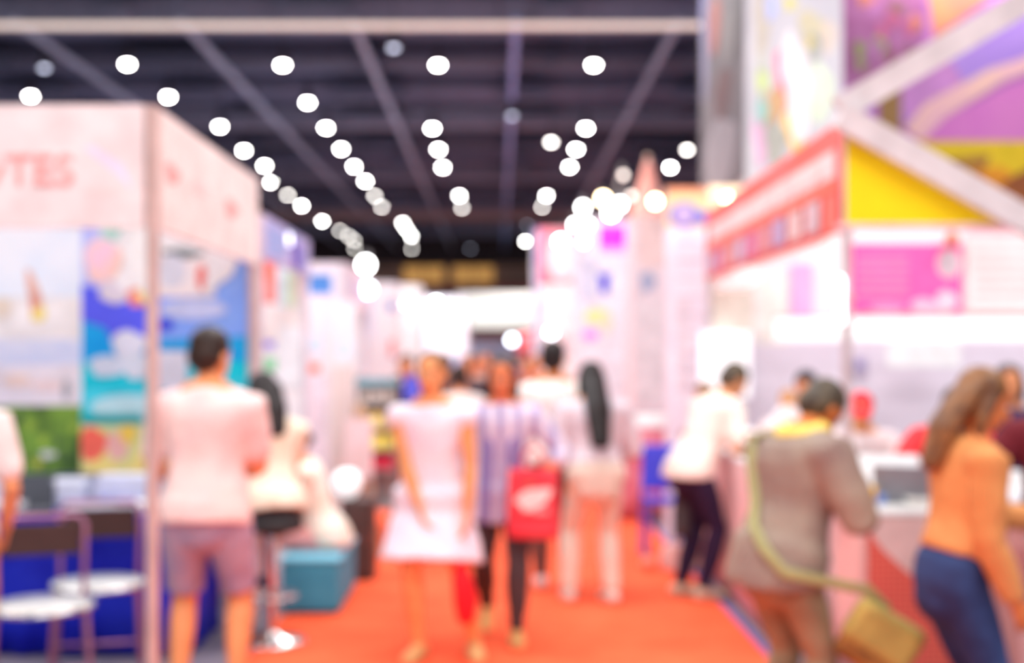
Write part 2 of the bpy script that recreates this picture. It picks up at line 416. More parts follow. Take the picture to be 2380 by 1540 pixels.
for i in range(14):                                     # cross joists and ducts hanging in the dark roof space
    n += 1; y = 18.0+i*3.1; h_ = (.25, .45, .32)[i % 3]
    b = MB().box((-21.9, y, 7.45-h_), (21.9, y+(.25, .5, .7)[i % 3], 7.45))
    for k in range(12): b.box((-20+k*3.4+random.uniform(-.6, .6), y-.35, 6.95), (-19.2+k*3.4+random.uniform(-.4, .4), y-.05, 7.2))
    struct(b.build('trim_%d' % n, mat(((112, 116, 140), (136, 138, 158), (86, 90, 110))[i % 3], rough=.7)))

# round high-bay lamps
ZL = 6.4
def make_lamp(lensmat, r=.066):
    o = empty('ceiling_lamp', (0, 0, 0))
    MB().lathe((0,0,0), [(r+.02, .0), (r+.05, .02), (r+.03, .12), (.05, .2), (.045, .32), (.02, .34)]).build('housing', mat((70, 66, 72), rough=.4), o, True)
    MB().tube([(0,0,.33), (0,0,1.08)], .008, 6).build('rod', mat((60, 56, 60)), o)
    MB().lathe((0,0,0), [(r*.6, -.035), (r*.95, -.02), (r, .0), (r, .01)]).build('lens', lensmat, o, True)
    return o
LM = mat((255, 253, 250), (255, 253, 250), emit=120); LM2 = mat((252, 246, 240), (252, 246, 240), emit=38); LM3 = mat((170, 175, 195), (165, 170, 190), emit=8)
proto = {'b': make_lamp(LM), 'm': make_lamp(LM2), 'd': make_lamp(LM3)}
usedp = set()
rows = {
 'leftmost row': [(71,222,'b'),(296,148,'b'),(391,224,'b'),(511,293,'b'),(567,349,'b'),(615,384,'b'),(630,423,'b'),(669,452,'m'),(701,477,'b'),(749,513,'b'),(790,535,'m'),(810,548,'m'),(823,558,'m'),(825,577,'m')],
 'second row': [(657,150,'b'),(715,237,'b'),(758,296,'b'),(793,345,'b'),(823,386,'b'),(849,420,'b'),(871,454,'m'),(887,480,'m'),(936,517,'b'),(945,532,'b'),(956,548,'b'),(957,577,'m')],
 'middle row': [(1018,150,'b'),(1005,297,'b'),(1019,346,'b'),(1029,388,'b'),(1068,454,'b'),(1074,482,'m')],
 'row right of the middle': [(1380,150,'b'),(1362,297,'b'),(1339,346,'b'),(1324,387,'b'),(1270,454,'b'),(1260,480,'m'),(1221,560,'b')],
 'rightmost row': [(1597,347,'m'),(1558,388,'b')],
 'dim lamps': [(103,157,'d'),(915,110,'d'),(1281,329,'m'),(1190,268,'d'),(1226,522,'d'),(1093,577,'d')],
}
ordn = ['first','second','third','fourth','fifth','sixth','seventh','eighth','ninth','tenth','eleventh','twelfth','thirteenth','fourteenth']
dimlab = ['grey-blue ceiling lamp beyond the upper left end of the pale beam', 'unlit mauve ceiling lamp just under the pale beam',
          'grey-white ceiling lamp standing alone between the middle rows', 'dim bluish ceiling lamp on the central cable rail',
          'dim grey ceiling lamp above the white booth lamp by the red tower', 'dim brownish ceiling lamp low in front of the amber windows']
for rn, ls in rows.items():
    for i, (px, py, k) in enumerate(ls):
        zz = ZL if rn != 'dim lamps' else 6.35
        d = (zz-HC)*F/(VY-py)
        o = proto[k] if k not in usedp else copy_tree(proto[k]); usedp.add(k)
        o.location = (X(px, d), d, zz)
        tag(o, dimlab[i] if rn == 'dim lamps' else 'round white ceiling lamp, %s along the %s' % (ordn[i], rn), 'ceiling lamp', 'high-bay lamps under the dark roof')
        if k == 'b' and i % 2 == 0 and d < 55:
            l = bpy.data.lights.new('lamp_light', 'SPOT'); l.energy = 1050; l.spot_size = 2.4; l.spot_blend = .4; l.shadow_soft_size = 0; l.color = (1, .97, .95)
            lo = bpy.data.objects.new('lamp_light', l); lo.location = (X(px, d), d, zz-.1); COL.objects.link(lo)

# carpet
thing1('carpet', MB().box((-1.33, -7, 0), (1.42, 45, .006)), mat((255, 104, 62), (252, 94, 54), rough=.95, scale=3, bump=.3), 'orange-red carpet running down the aisle between the booths', 'carpet')
thing1('carpet_edging', MB().box((1.42, -7, 0), (1.46, 45, .008)), mat((90, 90, 170)), 'thin blue edging strip along the right side of the aisle carpet', 'edging strip')

# ------------------------------------------------------------------ booth with white header on the left
XA = -1.477; DA0, DA1 = 5.5, 7.76
bk = empty('booth', (XA, DA0, 0)); tag(bk, 'white shell booth frame with pale header boards, the near left stand', 'booth')
def relbuild(mb, name, m, parent, **k):
    o = mb.build(name, m, None, **k); o.parent = parent; o.matrix_parent_inverse = Matrix.Translation(-parent.location); return o
for x, y in ((XA, DA0), (XA, DA1-.03), (-4.4, DA0)):
    pm = MB().tube([(x, y, 0), (x, y, 2.66)], .028, 8, round_ends=False); pm.box((x-.035, y-.035, 0), (x+.035, y+.035, .02))
    relbuild(pm, 'post', mat((214, 186, 180), rough=.35, metal=.2), bk)
# letters for the header, cut from the built-in typeface
def letters(txt, size, m, parent, M_, th=.004, name='lettering'):
    c = bpy.data.curves.new('t', 'FONT'); c.body = txt; c.size = size; c.extrude = th; c.align_x = 'CENTER'; c.align_y = 'CENTER'
    o = bpy.data.objects.new('t', c); COL.objects.link(o); dg = bpy.context.evaluated_depsgraph_get()
    me = bpy.data.meshes.new_from_object(o.evaluated_get(dg)); bpy.data.objects.remove(o)
    me.transform(M_); me.materials.clear(); me.materials.append(m)
    ob = bpy.data.objects.new(name, me); COL.objects.link(ob); ob.parent = parent
    if parent: ob.matrix_parent_inverse = parent.matrix_world.inverted() if False else Matrix.Translation(-parent.location)
    return ob
RED1 = mat((255, 172, 168)); RED2 = mat((255, 178, 175))
zf0, zf1 = Z(530, DA0), Z(246, DA0)
h1 = Board((-4.4, DA0-.03, zf0), (1,0,0), (0,-1,0), 4.4+XA-.028, zf1-zf0, .03, mat((236, 220, 220)))
PB = lambda bd, d, px, py: (X(px, d)-bd.O.x, Z(py, d)-bd.O.z)
a, b_ = PB(h1, DA0, 275, 395)
h1.poly([(a-.14, b_+.09), (a-.10, b_+.10), (a+.03, b_+.02), (a+.07, b_-.09), (a, b_-.02)], mat((226, 218, 240)))
a, b_ = PB(h1, DA0, 250, 445); h1.oval(a, b_, .10, .012, mat((255, 222, 220)))
hb_ = relbuild(h1.mb, 'header_board', None, bk)
letters('wTES', .19, RED1, bk, Matrix.Translation((X(62, DA0), DA0-.035, Z(400, DA0))) @ Matrix.Rotation(math.pi/2, 4, 'X'))
h2 = Board((XA+.03, DA0+.03, zf0), (0,1,0), (1,0,0), DA1-DA0-.04, zf1-zf0-.01, .03, mat((248, 236, 232)))
h2.oval(.18, .26, .13, .045, RED2, wob=.15); h2.oval(1.45, .25, .16, .05, RED2, wob=.15); h2.oval(.75, .27, .2, .03, mat((246, 228, 226)))
relbuild(h2.mb, 'header_board', None, bk)
# back wall with printed posters
def panelset(name, mb, m, label, cat, group=None, **k): o = mb.build(name, m, None, **k); tag(o, label, cat, group); return o
wp = Board((-4.6, DA1+.06, 0), (1,0,0), (0,-1,0), 4.6+XA+.0, 2.6, .05, mat((240, 236, 244)))
panelset('partition_screen', wp.mb, None, 'pale partition wall at the back of the near left booth', 'partition wall')
DP = DA1
p1 = PxBoard(DP, -260, 470, 190, 942, mat((222, 238, 254), (246, 250, 255), scale=1.6), .015)
p1.r(-260, 690, 190, 800, mat((252, 250, 248))); p1.r(-260, 788, 190, 848, mat((214, 226, 252), (230, 236, 254))); p1.r(-260, 848, 190, 942, mat((246, 240, 246)))
p1.p([(60,625),(72,628),(90,668),(100,700),(96,745),(72,745),(70,700),(62,660)], mat((240, 190, 172))); p1.o(90, 728, 18, 20, mat((250, 232, 140)))
p1.o(80, 700, 10, 22, mat((238, 160, 140))); p1.o(5, 715, 22, 26, mat((246, 232, 214))); p1.o(40, 885, 34, 16, mat((250, 226, 214))); p1.o(110, 895, 40, 14, mat((250, 228, 226)))
p1.o(155, 905, 10, 24, mat((180, 184, 190)))
panelset('poster', p1.mb, None, 'pale blue beach poster with a small orange and yellow figure', 'poster')
p2 = PxBoard(DP, -260, 942, 190, 1100, mat((120, 160, 60), (60, 90, 40), scale=5), .015)
for q in range(12): p2.o(-20+q*17+random.uniform(-6, 6), random.uniform(955, 1080), random.uniform(8, 20), random.uniform(8, 18), mat(random.choice([(225, 225, 220), (160, 190, 70), (200, 200, 80), (80, 110, 60), (235, 230, 225)])), wob=.2)
panelset('poster', p2.mb, None, 'green garden photo panel with white dots, below the beach poster', 'poster')
p3 = PxBoard(DP, 190, 470, 584, 1100, mat((250, 250, 252)), .015)
p3.r(190, 470, 235, 780, mat((130, 140, 250), (190, 200, 250), scale=2)); p3.p([(235,500),(300,500),(270,560),(235,580)], mat((180, 225, 215)))
p3.r(190, 740, 584, 940, mat((30, 186, 240), (0, 160, 236), scale=2)); p3.r(190, 840, 584, 905, mat((0, 210, 230)))
p3.p([(190,660),(350,700),(350,790),(330,790),(280,775),(262,800),(245,762),(190,745)], mat((92, 100, 255)))
p3.p([(360,690),(430,650),(520,640),(560,560),(584,540),(584,780),(360,790)], mat((120, 160, 255), (140, 180, 255), scale=2))
p3.p([(190,905),(584,880),(584,985),(190,985)], mat((70, 214, 232), (20, 180, 200), scale=3)); p3.o(300, 945, 90, 28, mat((190, 235, 242)))
p3.o(240, 605, 44, 52, mat((253, 216, 170), (246, 206, 226), scale=4), wob=.06); p3.o(262, 680, 36, 24, mat((228, 222, 236)), wob=.1, rot=-.5)
p3.r(370, 590, 500, 690, mat((236, 226, 226), (244, 236, 236))); p3.o(425, 590, 48, 12, mat((110, 124, 130)), wob=.1); p3.o(400, 630, 34, 40, mat((228, 232, 246)))
p3.o(470, 645, 12, 30, mat((250, 120, 110))); p3.o(325, 690, 30, 22, mat((250, 150, 140)), wob=.1); p3.o(340, 680, 20, 22, mat((250, 240, 160)))
p3.o(450, 718, 78, 24, mat((205, 216, 255))); p3.o(385, 755, 22, 14, mat((70, 80, 240)))
p3.o(300, 800, 40, 34, mat((226, 232, 248)), wob=.08); p3.o(255, 850, 48, 24, mat((216, 230, 248)), wob=.1); p3.o(325, 850, 40, 30, mat((214, 226, 240)), wob=.1)
p3.p([(300,500),(372,500),(372,690),(330,680),(300,620)], mat((252, 254, 252))); p3.p([(500,560),(580,540),(540,640),(470,690)], mat((252, 252, 254))); p3.r(365, 815, 436, 905, mat((228, 232, 246))); p3.r(190, 985, 584, 1100, mat((246, 222, 130), (200, 214, 150), scale=6))
p3.o(218, 1030, 34, 40, mat((252, 110, 90)), wob=.1); p3.o(275, 1035, 26, 34, mat((250, 190, 180))); p3.o(300, 1005, 20, 26, mat((250, 214, 90))); p3.r(190, 962, 330, 985, mat((0, 170, 176)))
panelset('poster', p3.mb, None, 'blue and turquoise cartoon sea poster beside the beach poster', 'poster')
# table with blue cloth and papers
x0, x1, y0, y1 = -3.6, -1.66, 6.88, 7.6
tb = empty('display_table', (x0+.9, y0+.35, 0)); tag(tb, 'long display table with blue cloth under papers in the left booth', 'table')
relbuild(MB().box((x0+.03, y0+.03, .70), (x1-.03, y1-.03, .735)), 'tabletop', mat((220, 220, 225)), tb)
for lx in (x0+.08, x1-.08):
    for ly in (y0+.08, y1-.08): relbuild(MB().tube([(lx, ly, 0), (lx, ly, .70)], .016, 8, round_ends=False), 'leg', ALU, tb)
cl = MB(); N_ = 140; ring = []
per = [(x0, y0)]; 
def perim(t):
    Lx, Ly = x1-x0, y1-y0; tt = t*(2*Lx+2*Ly)
    if tt < Lx: return (x0+tt, y0, 0, -1)
    if tt < Lx+Ly: return (x1, y0+tt-Lx, 1, 0)
    if tt < 2*Lx+Ly: return (x1-(tt-Lx-Ly), y1, 0, 1)
    return (x0, y1-(tt-2*Lx-Ly), -1, 0)
def cloth(x0_, x1_, y0_, y1_, zt, zb, amp, freq, name, m, label, cat, extra=None):
    global x0, x1, y0, y1
    x0, x1, y0, y1 = x0_, x1_, y0_, y1_
    c = MB(); V, Fc = [], []; Nn = 240; lev = (0, .04, .3, .65, 1)
    for li, f in enumerate(lev):
        for k in range(Nn):
            px_, py_, nx, ny = perim(k/Nn); q = amp*f*(math.sin(k*freq)+.5*math.sin(k*freq*1.7+1)) + .012 + .008*f
            V.append((px_+nx*q, py_+ny*q, lerp(zt, zb, f)))
    for li in range(len(lev)-1):
        for k in range(Nn): a = li*Nn+k; b2 = li*Nn+(k+1) % Nn; Fc.append((a, a+Nn, b2+Nn, b2))
    Fc.append(tuple(range(Nn)))
    c.add(V, Fc, m); o = c.build(name, None, None, True)
    s_ = o.modifiers.new('s', 'SOLIDIFY'); s_.thickness = .003
    tag(o, label, cat); return o
cloth(x0, x1, y0, y1, .745, .012, .014, .55, 'tablecloth', mat((30, 50, 215), (16, 26, 190), rough=.6, scale=4), 'bright blue cloth hanging to the floor from the left display table', 'tablecloth')
rnd = random.Random(3)
stk = [(-2.75,7.05,.05,(245,245,252),'white brochure stack at the table edge behind the left chair'),(-2.47,7.28,.15,(232,236,252),'pale blue tall box of leaflets at the rear of the blue table'),(-2.20,7.02,.04,(250,250,255),'loose white paper pile at the middle front of the blue table'),
       (-2.12,7.36,.17,(226,230,250),'large white display box at the rear of the blue table'),(-2.78,7.36,.14,(236,238,248),'white folder box at the left rear of the blue table'),(-1.93,7.05,.05,(252,250,246),'white paper pile at the right front of the blue table, beside the post')]
for x, y, h_, c, lab in stk:
    b = MB(); k = 0; z = .752
    while z < .752+h_-.001:
        t = min(.012, .752+h_-z); rr = rnd.uniform(-.12, .12)
        b.box((-.15, -.10, z), (.15, .10, z+t-.0015), None, Matrix.Rotation(rr*.5, 4, 'Z')); z += t
    o = b.build('paper_stack', mat(c)); o.location = (x, y, 0); tag(o, lab, 'papers', 'paper piles on the blue table')
tl = MB(); tl.box((-.14, -.1, 0), (.14, .1, .012)); lo = tl.build('laptop', mat((90, 92, 100))); lo.location = (-2.56, 7.0, .752); lo.rotation_euler = (0,0,.3); tag(lo, 'thin dark open laptop tilted on the blue table', 'laptop')
sc_ = MB(); sc_.box((-.14, 0, 0), (.14, .008, .19), None, Matrix.Rotation(-.35, 4, 'X')); so = sc_.build('screen', mat((70, 74, 84)), lo); so.location = (0, .1, .01)

# chairs
def chair(loc, rz, label, legm):
    o = empty('chair', loc, rz); tag(o, label, 'chair', 'metal chairs in front of the blue table')
    MB().lathe((0,0,.45), [(.05,0), (.2,.002), (.225,.012), (.22,.028), (.05,.03)]).build('seat', mat((235, 236, 232), rough=.15), o, True)
    MB().tube([(.23*math.cos(a*math.pi/12), .23*math.sin(a*math.pi/12), .462) for a in range(25)], .011, 8, round_ends=False).build('seat_rim', CHROME, o, True)
    for sx in (-1, 1):
        MB().tube([(sx*.19, -.12, .45), (sx*.215, -.2, .02)], .0125, 8).build('leg', legm, o, True)
        MB().tube([(sx*.19, .16, .45), (sx*.22, .24, .02)], .0125, 8).build('leg', legm, o, True)
    MB().tube([(-.19, .17, .46), (-.2, .24, .80), (-.17, .25, .84), (.17, .25, .84), (.2, .24, .80), (.19, .17, .46)], .0125, 8).build('back_frame', legm, o, True)
    bb = MB(); bb.box((-.18, .22, .66), (.18, .243, .81)); bb.build('backrest', BROWN, o, bevel=.008)
    MB().tube([(-.2, -.15, .2), (.2, -.15, .2)], .009, 8).build('stretcher', legm, o, True)
    return o
LEGM = mat((176, 120, 150), rough=.3, metal=.5)
chair((X(105, 5.9), 5.85, 0), .35, 'chrome-rimmed chair with dark brown back beside the white-shirted person, near left', LEGM)
chair((X(225, 6.4), 6.42, 0), .25, 'second chrome chair with dark brown back, nearer the booth post', LEGM)

# bar stool and teal cube seat
st = empty('bar_stool', (-1.27, 7.2, 0)); tag(st, 'bar stool with black cushion and round chrome base on the carpet edge', 'stool')
MB().lathe((0,0,0), [(.19,.0),(.2,.01),(.17,.022),(.05,.04),(.03,.06)]).build('base', CHROME, st, True)
MB().tube([(0,0,.05),(0,0,.63)], .025, 12).build('post', CHROME, st, True)
MB().lathe((0,0,.62), [(.15,0),(.18,.015),(.18,.055),(.15,.075)]).build('cushion', mat((40, 34, 36)), st, True)
fr_ = MB(); fr_.tube([(.14*math.cos(a*math.pi/10), .14*math.sin(a*math.pi/10), .26) for a in range(21)], .008, 8, round_ends=False); fr_.tube([(-.14,0,.26),(.14,0,.26)], .006, 6); fr_.build('footrest', CHROME, st, True)
cu = MB().box((-1.34, 7.93, .02), (-.985, 8.85, .33)).build('pouf', mat((72, 172, 206), (62, 160, 196), rough=.7), bevel=.02); tag(cu, 'teal upholstered box seat on the carpet under the seated person', 'seat')
relc = MB().box((-1.35, 7.92, .33), (-.975, 8.86, .355)).build('seat_cushion', mat((130, 206, 230), (120, 196, 222)), cu, bevel=.012)
for ix in (-1.30, -1.02):
    for iy in (7.97, 8.81): MB().box((ix-.02, iy-.02, 0), (ix+.02, iy+.02, .02)).build('foot', DARK, cu)
cb = MB().box((X(792, 9.1), 9.1, .0), (X(866, 9.1), 9.45, .575)).build('cabinet', mat((78, 58, 56), rough=.5), bevel=.008); tag(cb, 'low dark brown cabinet on the carpet behind the teal seat', 'cabinet')
MB().box((X(800, 9.1), 9.088, .05), (X(858, 9.1), 9.1, .54)).build('door', mat((86, 64, 60)), cb, bevel=.004)
MB().tube([(X(850, 9.1), 9.075, .28), (X(850, 9.1), 9.075, .36)], .005, 8).build('handle', CHROME, cb)
bw = MB().lathe((X(803, 9.2), 9.28, .575), [(.05,.0),(.085,.04),(.105,.10),(.10,.15),(.06,.195),(.02,.205)]).build('table_lamp', mat((252, 252, 252), (252, 252, 252), emit=.8), None, True); tag(bw, 'round white globe lamp on top of the brown cabinet', 'lamp')

# ------------------------------------------------------------------ further booths along the left
XL = XA
def booth(name_label, d0, d1, xl, ztop, zf, c_head, c_wall, motif_back=None, motif_head=None, motif_front=None, front=False):
    o = empty('booth', (XL, d0, 0)); tag(o, name_label, 'booth')
    for x, y in ((XL, d0), (XL, d1)): relbuild(MB().tube([(x, y, 0), (x, y, ztop)], .028, 8, round_ends=False), 'post', mat((225, 215, 225)), o)
    hd = Board((XL+.03, d0, zf), (0,1,0), (1,0,0), d1-d0, ztop-zf, .04, c_head)
    if motif_head: motif_head(hd)
    relbuild(hd.mb, 'header_board', None, o)
    fb = Board((xl, d0-.03, zf), (1,0,0), (0,-1,0), XL-xl-.03, ztop-zf, .04, c_head)
    if motif_front: motif_front(fb)
    relbuild(fb.mb, 'header_board', None, o)
    bw_ = PxBoard(d1, VX+xl/d1*F, VY-(ztop-HC)*F/d1, VX+(XL-.03)/d1*F, 2000, c_wall, .05, floor=True)
    if motif_back: motif_back(bw_)
    relbuild(bw_.mb, 'back_panel', None, o)
    return o
def mb_B(b):
    b.r(590, 560, 712, 600, mat((150, 170, 226), (176, 160, 214), scale=4)); b.r(598, 600, 642, 705, mat((255, 150, 140))); b.o(618, 628, 16, 30, mat((255, 120, 96)))
    b.r(644, 620, 664, 712, mat((214, 228, 236))); b.r(664, 620, 690, 712, mat((216, 232, 200))); b.r(690, 610, 706, 700, mat((250, 214, 214)))
    b.r(596, 712, 706, 790, mat((248, 238, 234))); b.r(592, 792, 638, 808, mat((150, 140, 240))); b.r(592, 830, 642, 862, mat((150, 226, 176))); b.r(650, 760, 700, 900, mat((244, 246, 250)))
booth('lilac-headed booth just past the near left white booth', 7.95, 9.85, -3.6, 2.47, 2.2, mat((200, 190, 232), (170, 176, 230), scale=3), mat((240, 234, 240), (246, 240, 240)), mb_B,
      lambda h: (h.rect(1.1, .02, 1.5, .2, mat((90, 70, 190))), h.rect(.1, .03, .8, .22, mat((160, 180, 236)))))
def mf_C(b): pass
def mb_C(b):
    b.r(700, 700, 760, 1100, mat((242, 228, 232), (236, 220, 228), pattern='stripe', scale=3)); b.r(760, 760, 800, 1100, mat((232, 214, 214), (240, 226, 220), pattern='stripe', scale=5))
booth('pale pink booth with a small blue sign, beyond the lilac one', 12.3, 14.3, -3.0, 2.48, 2.08, mat((232, 218, 232), (236, 222, 230)), mat((240, 230, 234)), mb_C,
      lambda h: h.rect(.2, .06, 1.4, .3, mat((224, 210, 238))), lambda f: (f.rect(f.w-.37, .10, f.w-.08, .29, mat((86, 144, 222)))))
ol = MB().lathe((X(634, 8.9), 8.9, Z(566, 8.9)), [(.02,-.03),(.11,-.02),(.125,0),(.125,.06),(.11,.075),(.02,.08)]).build('pendant_lamp', mat((240, 246, 255), (240, 246, 255), emit=4), None, True); tag(ol, 'flat oval white pendant lamp glowing inside the lilac booth', 'lamp')
MB().tube([(X(634, 8.9), 8.9, Z(566, 8.9)+.07), (X(634, 8.9), 8.9, 2.9), (X(634, 8.9), 9.85, 2.46)], .006, 6).build('cord', DARK, ol)
# roll-up banners and low partition in front of that booth
def banner(d, x0, y0, x1, y1, m, label, paint=None, group='roll-up banners along the left aisle', ped=True):
    b = PxBoard(d, x0, y0, x1, y1, m, .012)
    if paint: paint(b)
    xc = (X(x0, d)+X(x1, d))/2; hw = (X(x1, d)-X(x0, d))/2
    o = empty('banner_stand', (xc, d, 0)); tag(o, label, 'banner', group)
    relbuild(b.mb, 'print', None, o)
    relbuild(MB().box((xc-hw, d-.06, .0), (xc+hw, d+.08, .08)), 'base', ALU, o)
    relbuild(MB().tube([(xc, d+.03, .08), (xc, d+.03, Z(y0, d)-.01)], .012, 8), 'pole', ALU, o)
    return o
banner(11.2, 706, 690, 762, 1225, mat((244, 234, 238), (240, 222, 230), scale=3), 'tall pale roll-up banner with small orange-red mark, left of the pink one', lambda b: (b.r(708, 846, 744, 866, mat((250, 120, 84))), b.r(708, 870, 762, 1100, mat((238, 220, 232))), b.r(715, 780, 750, 820, mat((214, 232, 250)))))
banner(11.6, 766, 700, 828, 1200, mat((240, 232, 236), (234, 224, 226), pattern='stripe', scale=4), 'tall pinkish roll-up banner beside the snack rack', lambda b: (b.r(770, 850, 824, 1180, mat((236, 216, 216), (226, 200, 192), pattern='stripe', scale=6)), b.r(780, 790, 820, 830, mat((226, 236, 250)))))
# wooden easel
ez = empty('easel', (X(835, 10.3), 10.3, 0)); tag(ez, 'wooden easel with splayed legs standing by the snack rack', 'easel')
WOOD = mat((214, 184, 156), (196, 160, 130), scale=12)
for sx, yy in ((-1, 0), (1, 0), (0, .35)):
    relbuild(MB().tube([(ez.location.x+sx*.02, 10.3, 1.2), (ez.location.x+sx*.16, 10.3+yy, .0)], .018, 8), 'leg', WOOD, ez)
relbuild(MB().box((ez.location.x-.11, 10.26, .62), (ez.location.x+.11, 10.28, 1.1)), 'board', mat((238, 218, 222), (228, 206, 206), scale=4), ez)
# snack rack with boxes
dr = 11.0; rk = empty('display_rack', (X(872, dr), dr, 0)); tag(rk, 'grey display rack with teal top edge full of yellow boxes', 'rack')
xa, xb = X(832, dr), X(918, dr)
for x in (xa, xb):
    for y in (dr, dr+.35): relbuild(MB().box((x-.012, y-.012, 0), (x+.012, y+.012, 1.42)), 'upright', mat((120, 110, 112)), rk)
shz = [.30, .62, .80, .98, 1.2]
for z in shz: relbuild(MB().box((xa, dr-.01, z-.015), (xb, dr+.36, z)), 'shelf', mat((170, 160, 160)), rk)
relbuild(MB().box((xa-.02, dr-.02, 1.34), (xb+.02, dr+.37, 1.39)), 'top_edge', mat((110, 170, 186)), rk)
relbuild(MB().box((xa, dr+.34, .3), (xb, dr+.36, 1.4)), 'back_panel', mat((196, 188, 186), (150, 140, 142), scale=6), rk)
cols = {.62: ((206, 30, 62), 'red'), .80: ((252, 226, 96), 'yellow'), .98: ((246, 214, 130), 'pale yellow'), 1.2: ((190, 184, 176), 'grey')}
for z, (c, cn) in cols.items():
    for k, pos in enumerate(('left', 'middle', 'right')):
        wq = (xb-xa)/3; b = MB().box((xa+k*wq+.012, dr+.02, z), (xa+(k+1)*wq-.012, dr+.22, z+.13))
        b.box((xa+k*wq+.02, dr+.018, z+.04), (xa+(k+1)*wq-.02, dr+.02, z+.09), mat(tuple(min(255, q+40) for q in c)))
        if len(b.mats) == 1: b.mats.insert(0, mat(c)); b.m = [0]*6+[1]*6
        o = b.build('snack_box'); tag(o, '%s box, %s one of three on the %s shelf of the rack' % (cn, pos, {.62: 'lowest filled', .80: 'second filled', .98: 'third filled', 1.2: 'topmost'}[z]), 'box', 'boxes on the display rack')
def board_tower(d, x0, y0, x1, m, label, th=.3, paint=None, cat='booth panel'):
    b = PxBoard(d, x0, y0, x1, 2000, m, th, floor=True)
    if paint: paint(b)
    o = b.mb.build('exhibit_tower'); tag(o, label, cat); return o
board_tower(15.5, 826, 655, 920, mat((238, 232, 234), (232, 228, 236)), 'cream booth panel behind the snack rack', 1.0, lambda b: (b.r(830, 690, 870, 780, mat((222, 224, 246))), b.r(900, 700, 918, 722, mat((110, 140, 210))), b.r(905, 790, 918, 830, mat((240, 150, 150)))))
board_tower(22, 880, 662, 975, mat((232, 230, 232)), 'tall white booth panel left of the bright spotlights', 1.5)
board_tower(26, 960, 690, 1085, mat((240, 240, 250), (232, 234, 248), scale=1), 'white and lilac booth wall under the cluster of bright spotlights', 3, lambda b: (b.r(1000, 830, 1085, 850, mat((170, 190, 236))), b.r(960, 760, 1010, 830, mat((226, 232, 250)))))

# spotlights of the booths
def make_spot(m, r=.06):
    o = empty('spotlight', (0,0,0))
    MB().ell((0,0,0), (r, r*.6, r)).build('lens', m, o, True)
    MB().lathe((0,0,0), [(r*.7, -.01), (r*.9, .0), (r*.8, .1), (.03, .12)]).build('lamp_head', mat((190, 186, 190)), o, True).rotation_euler = (-math.pi/2, 0, 0)
    MB().tube([(0,.06,.02),(0,.12,.14),(0,.3,.16)], .01, 6).build('arm', mat((150, 146, 150)), o)
    return o
SPW = mat((255, 255, 255), (255, 255, 255), emit=34); SPB = mat((235, 242, 255), (235, 242, 255), emit=14); SPY = mat((255, 226, 180), (255, 226, 180), emit=30); SPD = mat((240, 225, 215), (240, 225, 215), emit=7)
sps = [(850,615,14.0,SPW,.10,'bright round spotlight at the end of the left ceiling row'),(855,672,13.9,SPB,.10,'soft bluish spotlight on the pale pink booth corner'),
 (925,708,24,SPW,.11,'leftmost bright spotlight of the left booth cluster'),(952,705,24.2,SPW,.11,'second bright spotlight of the left booth cluster'),(975,718,24.4,SPW,.12,'bright spotlight third from the left in the left booth cluster'),(990,728,24.6,SPW,.11,'low bright spotlight in the middle of the left booth cluster'),
 (1014,705,25,SPW,.12,'highest bright spotlight of the left booth cluster'),(1030,720,25.2,SPW,.11,'bright spotlight just right of the highest in the left cluster'),(1045,740,25.4,SPW,.11,'rightmost low bright spotlight of the left booth cluster'),
 (1303,562,21.5,SPW,.11,'white spotlight on the red tower'),(1281,772,21.7,SPB,.11,'pale blue spotlight over the head of the white-shirted man'),(1190,790,27,SPB,.12,'pale spotlight low in front of the far brown wall'),
 (1355,482,16.6,SPW,.075,'left spotlight above the magenta square'),(1402,462,16.6,SPY,.095,'warm large spotlight above the magenta square'),(1440,475,16.6,SPW,.08,'right white spotlight above the magenta square'),
 (1420,494,16.7,SPW,.10,'white spotlight right over the magenta square'),(1335,522,16.7,SPW,.06,'lower left small spotlight beside the red tower'),(1367,522,16.7,SPW,.06,'lower spotlight between the red tower and magenta square'),(1357,562,16.8,SPB,.06,'dim bluish spotlight left of the magenta square'),
 (1467,455,15.8,SPD,.05,'small grey spotlight right of the warm one'),(1449,407,15.8,SPD,.05,'small tan spotlight high beside the peach peak'),(1523,468,13.6,SPY,.075,'warm spotlight on the peach peaked tent'),(1690,462,11.2,SPY,.06,'warm spotlight above the red fascia, far end')]
pr = {}
for px, py, d, m, r, lab in sps:
    kk = (m.name, r)
    if kk in pr: o = copy_tree(pr[kk])
    else: o = make_spot(m, r*.7); pr[kk] = o
    if 900 < px < 960: d = 21.75
    elif 960 <= px < 1060: d = 25.75
    o.location = P(px, py, d); tag(o, lab, 'spotlight', 'spotlights on the booth tops')
    a_ = Vector((0, .3, .16)); mnt = None
    for lo_, hi_, y_, zt_ in ((840, 870, 14.28, 2.3), (900, 959, 22.1, 2.78), (960, 1060, 26.15, 2.765), (1270, 1315, 22.2, 3.75), (1330, 1470, 17.2, 3.39), (1471, 1530, 14.3, 3.1), (1680, 1700, 11.4, Z(500, 11.3))):
        if lo_ <= px <= hi_: mnt = Vector((XL+.02 if px < 900 else min(max(o.location.x, X(1350, 17)), X(1470, 17)) if 1330 <= px <= 1470 else min(max(o.location.x, X(1482,14)), 9) if 1471 <= px <= 1530 else o.location.x, y_, zt_))-o.location
    if mnt is None: mnt = Vector((0, .3, -o.location.z))
    MB().tube([a_, mnt], .012, 6).build('stem', mat((150, 146, 150)), o)

